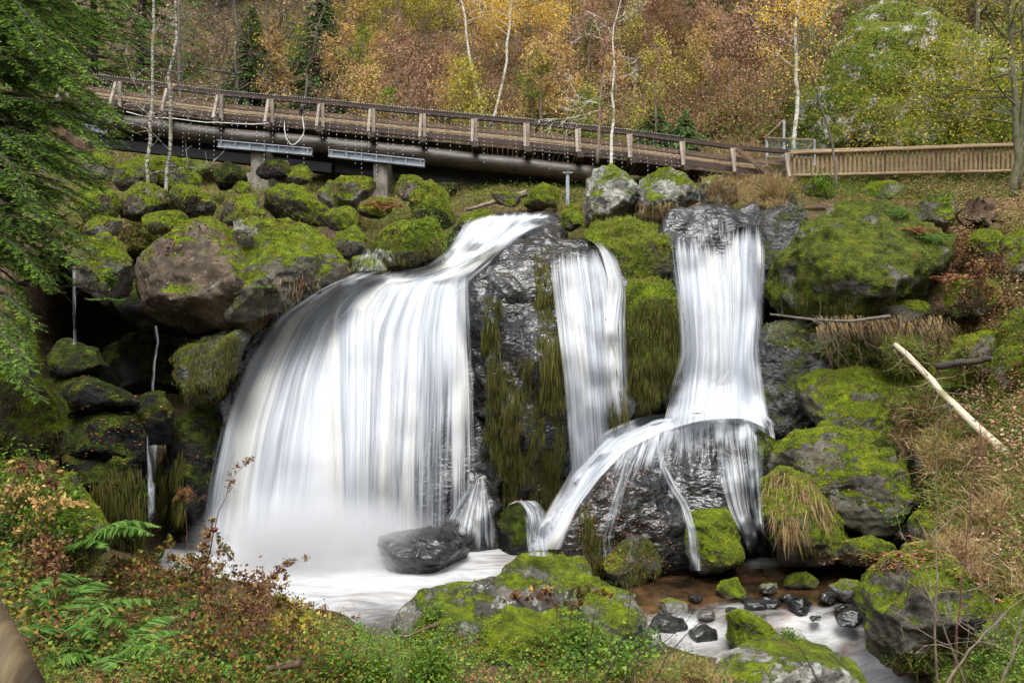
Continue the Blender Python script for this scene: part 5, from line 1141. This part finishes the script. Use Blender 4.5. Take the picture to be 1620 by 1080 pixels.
# ---- near bank
NB=[(-20,890),(180,880),(300,900),(420,955),(640,1010),(720,1000),(1080,1030),(1150,1075),(1150,1100),(-20,1100)]
P_,N_=spts(NB,1500,clump=.45,seed=2); lay_grass('grass',P_,N_,.10,.004,7,spread=.6,r=.03)
P_,N_=spts(NB,3600,clump=.35,seed=4); lay_leaves('leaf_litter',P_,N_,.036,h=.03,flat=.5)
P_,N_=spts(NB,900,clump=.5,seed=6); lay_herb('undergrowth',P_,N_,.034,.07,10,.05)
P_,N_=spts([(-20,890),(180,880),(300,900),(430,955),(560,1000),(560,1090),(-20,1090)],900,clump=.42,seed=66); lay_herb('bramble_cover',P_,N_,.045,.12,9,.07)
P_,N_=spts([(-20,900),(430,955),(560,1000),(560,1090),(-20,1090)],500,clump=.3,seed=67); lay_grass('dry_grass',P_,N_,.25,.004,4,spread=1.,bend=.35)
P_,N_=spts(NB,2600,clump=.15,seed=26); lay_herb('ground_moss',P_,N_,.012,.008,12,.03)
P_,N_=spts([(470,985),(720,1000),(720,1085),(440,1085)],700,clump=.2,seed=8); lay_herb('undergrowth',P_,N_,.025,.07,11,.05)
P_,N_=spts([(880,985),(1040,1000),(1050,1085),(880,1085)],170,clump=.35,seed=9); lay_herb('undergrowth',P_,N_,.04,.12,12,.06)
P_,N_=spts([(1060,1040),(1160,1060),(1160,1090),(980,1090)],300); lay_grass('dry_grass',P_,N_,.14,.004,7,spread=1.0,bend=.2)
P_,N_=spts([(1400,1040),(1660,980),(1660,1090),(1400,1090)],500,clump=.3); lay_grass('grass',P_,N_,.14,.006,6,spread=.7)
P_,N_=spts([(1400,1040),(1660,980),(1660,1090),(1400,1090)],400,clump=.3,seed=3); lay_herb('undergrowth',P_,N_,.035,.06,8,.05)
LB=[(-20,700),(60,735),(130,800),(160,900),(-20,940)]
P_,N_=spts(LB,260,clump=.2,seed=7); lay_leaves('leaf_litter',P_,N_,.045,h=.03,flat=.3)
P_,N_=spts(LB,500,clump=.3,seed=9); lay_herb('undergrowth',P_,N_,.04,.08,9,.06)
P_,N_=spts(LB,400,clump=.3,seed=10); lay_grass('grass',P_,N_,.16,.006,6)
P_,N_=spts([(0,480),(110,480),(110,740),(0,740)],500,skip=set()); lay_grass('ground_moss2',P_,N_,.10,.006,6,down=.6)
CM={'rusty_brush':('l_beech','rust-brown withered brush on the right bank'),'bramble_cover':('l_mixed','tangled red, green and yellow bramble leaves on the near bank'),'grass':('grass','green grass growing over the banks and between boulders'),'dry_grass':('drygrass','dry straw-coloured grass and stems on the banks'),
 'leaf_litter':('l_litter','fallen orange and brown leaves'),'undergrowth':('l_herb','small green leafy ground plants'),'ground_moss':('mossblade','bright moss creeping over the soil'),
 'shrubbery':('l_beech','low russet brush on the far hillside'),'yellow_shrubbery':('l_yg','yellow-leaved brush on the cliff'),'ground_moss2':('mossdrape','shaggy moss on the near rock column')}
for k,b_ in BAG.items():
    m_,lb_=CM[k]; o=b_.build({'ground_moss2':'shaggy_moss'}.get(k,k),M[m_],origin=(0,15,0)); tag(o,lb_,None,kind='stuff')
# ---------------------------------------------------------------- single plants
def fern(px,py,label,n=9,L=.5,mat='fern',d=None,group=None,upness=.8,face=None):
    l,_,_=hit(px,py); 
    if d is not None: l=P(px,py,d)
    o=empty('fern',l,label,'fern',group)
    for i in range(n):
        th=6.283*i/n+rng.uniform(-.3,.3) if face is None else face+rng.uniform(-.7,.7); Lf=L*rng.uniform(.75,1.15); hd=np.array([math.cos(th),math.sin(th),0]); t=np.linspace(0,1,16)
        pts=l+hd*(Lf*.85*t)[:,None]; pts[:,2]+=Lf*(upness*t-.75*upness*t*t-.0)
        q=MB(); q.tube(pts,np.linspace(.004,.001,16)*(L/.5),4,cap=False); Vq,Fq=q.arrays()
        C=[];D=[];LL=[]; tt=np.linspace(.12,1,34); pp=np.stack([np.interp(tt,t,pts[:,k]) for k in range(3)],1); tan=norm(np.gradient(pp,axis=0)); sd=norm(np.cross(tan,[0,0,1.]))
        for s_ in (-1,1):
            C.append(pp);D.append(norm(sd*s_+tan*.35+[0,0,-.12]+rng.normal(size=(34,3))*.06)); LL.append(Lf*.24*np.sin(np.pi*np.clip(tt,.05,.98)**.75)**.8+.004)
        V,Q,T=blades(np.vstack(C),np.vstack(D),np.concatenate(LL),Lf*.028,.15,3)
        obj('frond',np.vstack([Vq,V]),[np.vstack([Fq[0],Q+len(Vq)]),T+len(Vq)],M[mat],o,smooth=False)
fern(90,1010,'big green fern at the lower left beside the handrail',10,.80)
fern(175,1050,'green fern at the bottom edge right of the handrail',9,.62)
fern(95,885,'pale arching fern with one long frond over the pool edge',5,.85,face=.1,upness=.9)
fern(150,930,'drooping brownish fern under the pale one',8,.7,'fern_dead',face=.3)
fern(30,965,'fern rising beside the top of the wooden handrail',8,.6)
fern(345,1060,'fern at the bottom edge among copper leaves',7,.4)
fern(262,975,'small fern among the brambles',8,.5)
fern(170,470,'hanging fern on the far-left mossy mound',6,.42,upness=-.3)
fern(418,455,'small fern sprouting from the overhanging mossy boulder',6,.30,upness=.1)
fern(1500,620,'green fern on the right bank below the ledge',8,.5)
fern(1570,690,'feathery fern beside the fallen birch log',8,.55)
fern(1425,345,'green fern behind the crown of the huge boulder',8,.5)
fern(1480,385,'fern on the slope right of the huge boulder',7,.5)
fern(1455,372,'rust-red dead bracken beside the huge boulder',7,.55,'fern_dead')
fern(1500,450,'dead brown bracken at the right end of the huge boulder',7,.6,'fern_dead')
fern(605,335,'rust-red bracken at the foot of the right bridge pillar',8,.7,'fern_dead')
fern(1620,690,'pale green fern at the right edge above the reeds',7,.5)
def weed(path,d,label,mat='twig_red',leaf='l_dead',nl=90,r=.006,l1=.16,n1=14,start=.25,ls=.03,name='dead_weed',cat='dead weed',group=None,heads=0,**k):
    pts=[P(x,y,d) for x,y in path]; o=empty(name,pts[0],label,cat,group)
    kk=dict(n1=n1,start=start,l1=l1,rise=.7,n2=3,n3=2,tip=.0045,nt=5,r1=.5); kk.update(k)
    w_,tw=grow(pts,r,**kk); w_.build('stem',M[mat],o)
    if nl: lv=leaves(crown_pts(tw,nl,.012),ls*1.15,.5,droop=.5); obj('leaves',lv[0],lv[1],M[leaf],o,smooth=False)
    if heads:
        C=[];
        for c in [tw[i] for i in rng.integers(0,len(tw),heads)]: C.append(c[-1]+rng.normal(size=(26,3))*.014)
        lv=leaves(np.vstack(C),.014,.8); obj('seed_heads',lv[0],lv[1],M['l_dead'],o,smooth=False)
weed([(300,1010),(320,920),(348,800),(372,750),(404,722)],6.3,'tall dried weed stalk ending in a dark seed head against the white water',n1=9,start=.75,l1=.07,nl=26,heads=7,r=.009)
weed([(330,1010),(335,900),(330,850),(335,830)],6.3,'red-brown withered bramble stem, leafiest of the near ones',nl=420,l1=.20,ls=.036,start=.2,n1=22)
weed([(345,1020),(350,930),(352,880),(349,852)],6.1,'withered leafy stem right of the leafiest bramble',nl=260,l1=.18,ls=.032,leaf='l_mixed')
weed([(290,1030),(280,930),(262,880),(255,860)],6.4,'bramble with yellow and green leaves left of the withered stems',nl=420,l1=.26,ls=.038,leaf='l_mixed',start=.25,n1=20)
weed([(380,1040),(400,950),(440,900),(480,885)],6.2,'arching stem with grey seed sprays reaching over the white pool',nl=60,l1=.10,heads=16,start=.45,n1=12)
weed([(400,1050),(430,960),(480,960),(530,975)],6.0,'low arching stem tipped with a grey seed spray',nl=50,l1=.09,heads=12,start=.5,n1=10)
weed([(360,1060),(410,985),(440,930),(455,900)],5.9,'bramble with drooping brown leaves at the pool edge',nl=260,l1=.16,ls=.032,leaf='l_dead')
weed([(200,1040),(215,960),(222,900),(225,880)],6.4,'red and green leaved bramble beside the pale fern',nl=260,l1=.22,ls=.038,leaf='l_mixed',start=.3)
weed([(480,1060),(470,1000),(452,960),(430,945)],5.8,'yellow-leaved low bramble at the bottom of the white pool',nl=340,l1=.20,ls=.034,leaf='l_mixed')
weed([(100,1060),(95,990),(80,930),(70,905)],6.0,'tangled brown stems behind the big fern',nl=280,l1=.22,ls=.034,leaf='l_dead')
weed([(40,860),(60,800),(80,790),(130,800)],7.0,'orange and yellow leafy spray hanging off the left bank',nl=260,l1=.22,ls=.045,leaf='l_orange',start=.1,n1=16,grav=-.1)
weed([(10,790),(30,740),(60,735),(95,770)],7.0,'brown curled-leaf spray on top of the left bank',nl=240,l1=.24,ls=.05,leaf='l_dead',start=.1,n1=16,grav=-.1)
weed([(295,880),(295,800),(293,775)],9,'dry umbel plant standing in the spray left of the main fall',nl=0,l1=.18,heads=44,start=.85,n1=12,r=.006,rise=.3)
weed([(890,1000),(880,960),(850,940),(800,950)],7.2,'brown wilted leafy sprig on the pale speckled boulder',nl=150,l1=.15,ls=.05,leaf='l_dead')
weed([(900,1000),(905,960),(925,935),(965,945)],7.2,'yellow and green leafy sprig on the pale speckled boulder',nl=130,l1=.13,ls=.05,leaf='l_mixed')
for i,(pa,lb) in enumerate([([(925,1070),(935,1000),(950,930),(935,905)],'leftmost of the dark bare twigs in front of the brown pool'),([(1000,1080),(1015,1020),(1040,970),(1062,935)],'dark twig slanting over the brown pool, thick at its base'),
    ([(985,1080),(1000,1040),(1060,1010),(1120,945)],'longest slanting dark twig crossing the rapids'),([(1030,1085),(1060,1030),(1100,990),(1150,955)],'dark twig pointing at the wedge-shaped mossy rock'),([(955,1080),(990,1000),(1000,930),(1018,890)],'upright dark twig with a hooked top before the brown pool'),([(1300,1090),(1270,1030),(1240,1000)],'short dark twig on the flat lichened rock')]):
    weed(pa,4.6,lb,mat='bark_dark',nl=0,r=.005,l1=.12,n1=4,start=.3,name='bare_twig',cat='twig',n2=1,n3=0,tip=.002)
for pa,lb,dd in [([(1482,1100),(1478,960),(1484,840),(1480,640)],'straight thin sapling rising before the big round boulder',5.2),([(1505,1100),(1520,960),(1530,860),(1548,700),(1556,560)],'tallest dark sapling stem crossing in front of the birch log',5.0),
    ([(1540,1110),(1500,1010),(1450,900),(1410,800)],'pale sapling stem leaning left over the bright boulder',5.0),([(1480,1110),(1530,1030),(1600,960),(1680,900)],'tan stem leaning right at the lower right corner',4.6),([(1570,1110),(1600,1040),(1620,960),(1640,900)],'thick brown stem in the lower right corner',4.4)]:
    weed(pa,dd,lb,mat='twig_red' if 'dark' in lb else 'twig',nl=0,r=.009,l1=.45,n1=9,start=.25,name='bare_sapling',cat='sapling',n2=2,n3=1,tip=.003,rise=.5)
# herb clump in front
def herb(px,py,label,n=16,L=.22,ls=.05,mat='l_herb'):
    l,_,_=hit(px,py); o=empty('leafy_plant',l,label,'plant'); q=MB();C=[]
    for i in range(n):
        s=wig(l+rng.normal(size=3)*[.05,.05,0],norm(np.array([rng.normal()*.45,rng.normal()*.45,1])),L*rng.uniform(.5,1.2),4,.15); q.tube(s,.0025,3,cap=False)
        for p in s[1:]: C.append(p+rng.normal(size=(5,3))*.025)
    q.build('stems',M['twig'],o); lv=leaves(np.vstack(C),ls,.55,up=.4); obj('leaves',lv[0],lv[1],M[mat],o,smooth=False)
herb(930,1050,'bright green leafy plant at the foot of the moss hummock',20,.24,.045)
herb(985,1050,'bright green leafy plant right of the hummock beside dark twigs',18,.24,.05)
herb(1245,1010,'tiny green sprig on the wedge-shaped mossy stone',8,.12,.04)
herb(570,1010,'green leafy plant at the near pool edge',16,.18,.04)
herb(690,985,'green leafy plant against the left foot of the pale boulder',14,.2,.045)
herb(1560,1060,'green plant between big round boulder and corner rock',10,.2,.05)
herb(1415,830,'leafy green plant on the shaded stone by the right pool',14,.3,.06)
herb(175,455,'ivy-leaved plant on the far-left mossy mound',14,.3,.07)
# ---------------------------------------------------------------- dead wood, stump, handrail
def log(label,pts,r,mat,branches=0,name='fallen_log',cat='log',bl=.4,nn=12):
    pts=np.array(pts,float); o=empty(name,pts[0],label,cat); t=np.linspace(0,1,nn); s=np.linspace(0,1,len(pts)); c=np.stack([np.interp(t,s,pts[:,k]) for k in range(3)],1); c[1:-1]+=rng.normal(size=(nn-2,3))*float(np.mean(r))*.15
    q=MB(); q.tube(c,np.interp(t,[0,1],r),10); q.build('log',M[mat],o,smooth=True)
    if branches:
        q=MB()
        for _ in range(branches):
            k=rng.integers(0,nn//2); q.tube(wig(c[k],norm(rng.normal(size=3)+[0,-.3,.0]),bl*rng.uniform(.4,1.2),4,.2,-.03),[.009,.007,.005,.004,.002],4,cap=False)
        q.build('branches',M['twig'],o)
    return o
log('white fallen birch log slanting down the right bank',[P(1416,545,14.3),P(1470,597,13.5),P(1515,645,12.9),P(1560,688,12.2),P(1680,792,10.6)],[.045,.078],'oldbirch',22,bl=.6)
log('dark log lying across the right bank behind the birch log',[P(1480,580,13.6),P(1576,566,13.2)],[.07,.05],'bark_dark',3)
log('pale bare log lying above the falls under the bridge',[P(738,332,21.6),P(832,306,22.2)],[.04,.10],'twig')
log('dark weathered branch lying along the ledge under the huge boulder',[P(1218,497,14.9),P(1290,506,14.7),P(1350,508,14.5),P(1408,500,14.5)],[.02,.035],'bark',8,bl=.5,name='fallen_branch',cat='branch')
log('short rotting branch in moss at the bottom left of centre',[P(420,1060,5.6),P(475,1048,5.6)],[.02,.028],'stump',2,bl=.1)
log('short brown branch on the near bank below the pale boulder',[P(640,1008,7.3),P(695,985,7.4)],[.012,.02],'stump',2,bl=.15,name='fallen_branch',cat='branch')
log('thin slanting dead pole on the far hillside left of centre',[P(300,105,33),P(390,120,33.5)],[.05,.07],'twig',0)
for i,(a,b) in enumerate([((1290,345),(1520,250))]): pass
def stump():
    l,_,_=hit(1555,352); b=P(1550,352,l[1]-.2); o=empty('tree_stump',b,'hollow rotting tree stump with spreading roots on the right bank','stump')
    n=28;q=MB();rings=[]
    hs=[0,.10,.22,.36,.5,.6]
    V=[]
    for k,h in enumerate(hs):
        for j in range(n):
            a=j/n*6.283; r=.36-.10*min(1,h/.4)+.07*math.sin(a*5+1)*(1-h)+.05*rng.uniform(-1,1); V.append(b+np.array([math.cos(a)*r+h*.1,math.sin(a)*r,h*(.8+.14*math.sin(a*2+1)+.06*math.sin(a*5))]))
    V.append(b+np.array([.08,0,.35])); Q=[[k*n+j,k*n+(j+1)%n,(k+1)*n+(j+1)%n,(k+1)*n+j] for k in range(5) for j in range(n)]; T=[[5*n+j,5*n+(j+1)%n,6*n] for j in range(n)]
    q.add(V,Q,T); q.build('trunk',M['stump'],o)
    for a in (-2.8,-2.1,-1.5,-.9,-.3,.2):
        d=np.array([math.cos(a),math.sin(a),-.35]); r=MB(); p=wig(b+d*.25+[0,0,.1],norm(d),rng.uniform(.7,1.3),7,.25,-.05); r.tube(p,np.linspace(.07,.012,8),6); r.build('root',M['stump'],o,smooth=True)
stump()
def roots():
    o=empty('exposed_roots',P(1400,508,14.9),'tangle of brown roots hanging under the mossy ledge above the birch log','roots'); q=MB()
    for _ in range(60):
        x=rng.uniform(1300,1500); p=P(x,505+rng.uniform(-3,6),14.9); q.tube(wig(p,norm(np.array([rng.normal()*.4,-.15,-1])),rng.uniform(.3,1.3),6,.25,0),np.linspace(rng.uniform(.006,.016),.003,7),4,cap=False)
    q.build('roots',M['stump'],o)
roots()
hr=MB(); a=P(-140,790,1.25); b=P(50,1150,1.15); pts=np.array([a,(a*2+b)/3,(a+2*b)/3,b]); hr.tube(pts,.040,20); o=hr.build('wooden_handrail',M['handrail'],smooth=True); tag(o,'blurred round wooden handrail in the bottom left corner','handrail')
# withered thicket on the right slope
for px_,py_,lb in ((1500,440,'thicket of brown withered leaves on the right slope, upper one'),(1540,490,'thicket of brown withered leaves above the birch log')):
    l,_,_=hit(px_,py_); l[1]-=.1
    w_,tw=grow([l,l+[0,-.1,.4],l+[.1,-.2,.9]],.015,n1=22,start=.05,l1=.75,rise=.3,n2=4,n3=2,tip=.006); o=empty('withered_bush',l,lb,'bush'); w_.build('stems',M['twig_red'],o); lv=leaves(crown_pts(tw,1500,.05),.06,.6); obj('leaves',lv[0],lv[1],M['l_dead'],o,smooth=False)

# leafy bramble bushes along the near bank
for px_,py_,H_,nl_,mt,lb in ((205,960,.42,900,'l_mixed','green and red bramble bush behind the ferns'),(300,965,.50,1200,'l_mixed','tallest bramble bush on the near bank, against the white pool'),(395,1000,.42,900,'l_dead','dark withered bramble bush at the pool edge'),
   (455,1030,.30,700,'l_yg','low yellow-green bush at the near pool edge'),(60,935,.40,800,'l_dead','brown tangled bush beside the left handrail'),(330,1050,.24,500,'l_mixed','low mixed-leaf bramble bush near the bottom edge'),(20,810,.16,260,'l_orange','orange-leaved bush on the left bank')):
    l,_,_=hit(px_,py_); w_,tw=grow([l-[0,0,.03],l+[.02,0,H_*.5],l+[.05,0,H_]],.008,n1=22,start=.02,l1=.42,rise=.5,n2=4,n3=2,tip=.003,r1=.5); o=empty('bramble_bush',l,lb,'bush'); w_.build('stems',M['twig_red'],o); lv=leaves(crown_pts(tw,nl_,.03),.042,.6,droop=.3); obj('leaves',lv[0],lv[1],M[mt],o,smooth=False)
# spray drifting where the curtain strikes the pool
def mist(lb,c,r,den,sd):
    V,F=ico(4); V=V*np.array(r)*(1+.18*fbm(V*2+sd,3)[:,None])+np.array(c)
    T=NT('spray_mist'); T.pos(); mp=T.n('ShaderNodeVectorMath',_operation='SUBTRACT'); T.link(T.pos(),mp.inputs[0]); mp.inputs[1].default_value=c
    dv=T.n('ShaderNodeVectorMath',_operation='DIVIDE'); T.link(mp.outputs[0],dv.inputs[0]); dv.inputs[1].default_value=r
    ln=T.n('ShaderNodeVectorMath',_operation='LENGTH'); T.link(dv.outputs[0],ln.inputs[0])
    f=T.math('MULTIPLY',T.ramp(ln.outputs['Value'],.95,.1),T.ramp(T.noise(1.6,2),.3,.7,.4,1.))
    v=T.n('ShaderNodeVolumePrincipled'); v.inputs['Color'].default_value=(.97,.98,1,1); T.link(T.math('MULTIPLY',f,den),v.inputs['Density']); T.link(v.outputs[0],T.out.inputs['Volume'])
    o=obj('mist',V,F,T.m); tag(o,lb,None,kind='stuff')
mist('white spray over the plunge pool at the foot of the main fall',(-3.4,14.1,-3.55),(2.6,1.9,1.15),2.9,1.)
mist('faint spray at the foot of the right fall',(4.3,16.0,-1.2),(1.5,.8,.8),.7,2.)
# ---- unseen slope added behind the viewer to block low sky light
gx,gy=np.meshgrid(np.linspace(-70,70,60),np.linspace(0,1,40)); yy=-4-60*gy; zz=-3+34*gy**.85+np.abs(gx/70)*6+0*gx
V=np.stack([gx.ravel(),yy.ravel()+0,zz.ravel()],1); V[:,2]+=fbm(V*.12,4,s=2)*3*np.repeat(np.linspace(0,1,40),60)
o=obj('sky_block_hill',V,grid_quads(40,60),M['cliff'],origin=(0,0,0)); tag(o,kind='structure')
# ---------------------------------------------------------------- light, sky, camera
sc=bpy.context.scene
w=bpy.data.worlds.new('World'); sc.world=w; w.use_nodes=True; nt=w.node_tree; nt.nodes.clear()
o=nt.nodes.new('ShaderNodeOutputWorld'); b=nt.nodes.new('ShaderNodeBackground'); s=nt.nodes.new('ShaderNodeTexSky'); s.sky_type='NISHITA'; s.sun_disc=False
EL,AZ=math.radians(62),math.radians(183)
s.sun_elevation=EL; s.sun_rotation=AZ; s.dust_density=4; s.air_density=1.2; s.altitude=700
h=nt.nodes.new('ShaderNodeHueSaturation'); h.inputs['Saturation'].default_value=.15
nt.links.new(s.outputs[0],h.inputs['Color']); nt.links.new(h.outputs[0],b.inputs[0]); b.inputs[1].default_value=.15; nt.links.new(b.outputs[0],o.inputs[0])
l=bpy.data.lights.new('sun','SUN'); l.energy=1.5; l.angle=math.radians(28); l.color=(1,.97,.92); so=bpy.data.objects.new('sun',l); COL.objects.link(so)
dr=Vector((math.sin(AZ)*math.cos(EL),math.cos(AZ)*math.cos(EL),math.sin(EL))); so.rotation_euler=dr.to_track_quat('Z','Y').to_euler()
c=bpy.data.cameras.new('camera'); c.lens=28; c.sensor_width=36; c.clip_end=600; c.clip_start=.05; co=bpy.data.objects.new('camera',c); COL.objects.link(co)
co.rotation_euler=(math.pi/2,0,0); sc.camera=co
sc.view_settings.view_transform='Standard'; sc.view_settings.look='None'; sc.view_settings.gamma=1; sc.view_settings.exposure=1.30
sc.cycles.use_adaptive_sampling=True; sc.cycles.adaptive_threshold=.025; sc.cycles.transparent_max_bounces=14; sc.cycles.max_bounces=6; sc.cycles.diffuse_bounces=3; sc.cycles.glossy_bounces=2; sc.cycles.volume_bounces=1; sc.cycles.volume_step_rate=2; sc.cycles.volume_max_steps=48; sc.cycles.transmission_bounces=3
for o in bpy.data.objects:
    if '_o' in o: del o['_o']
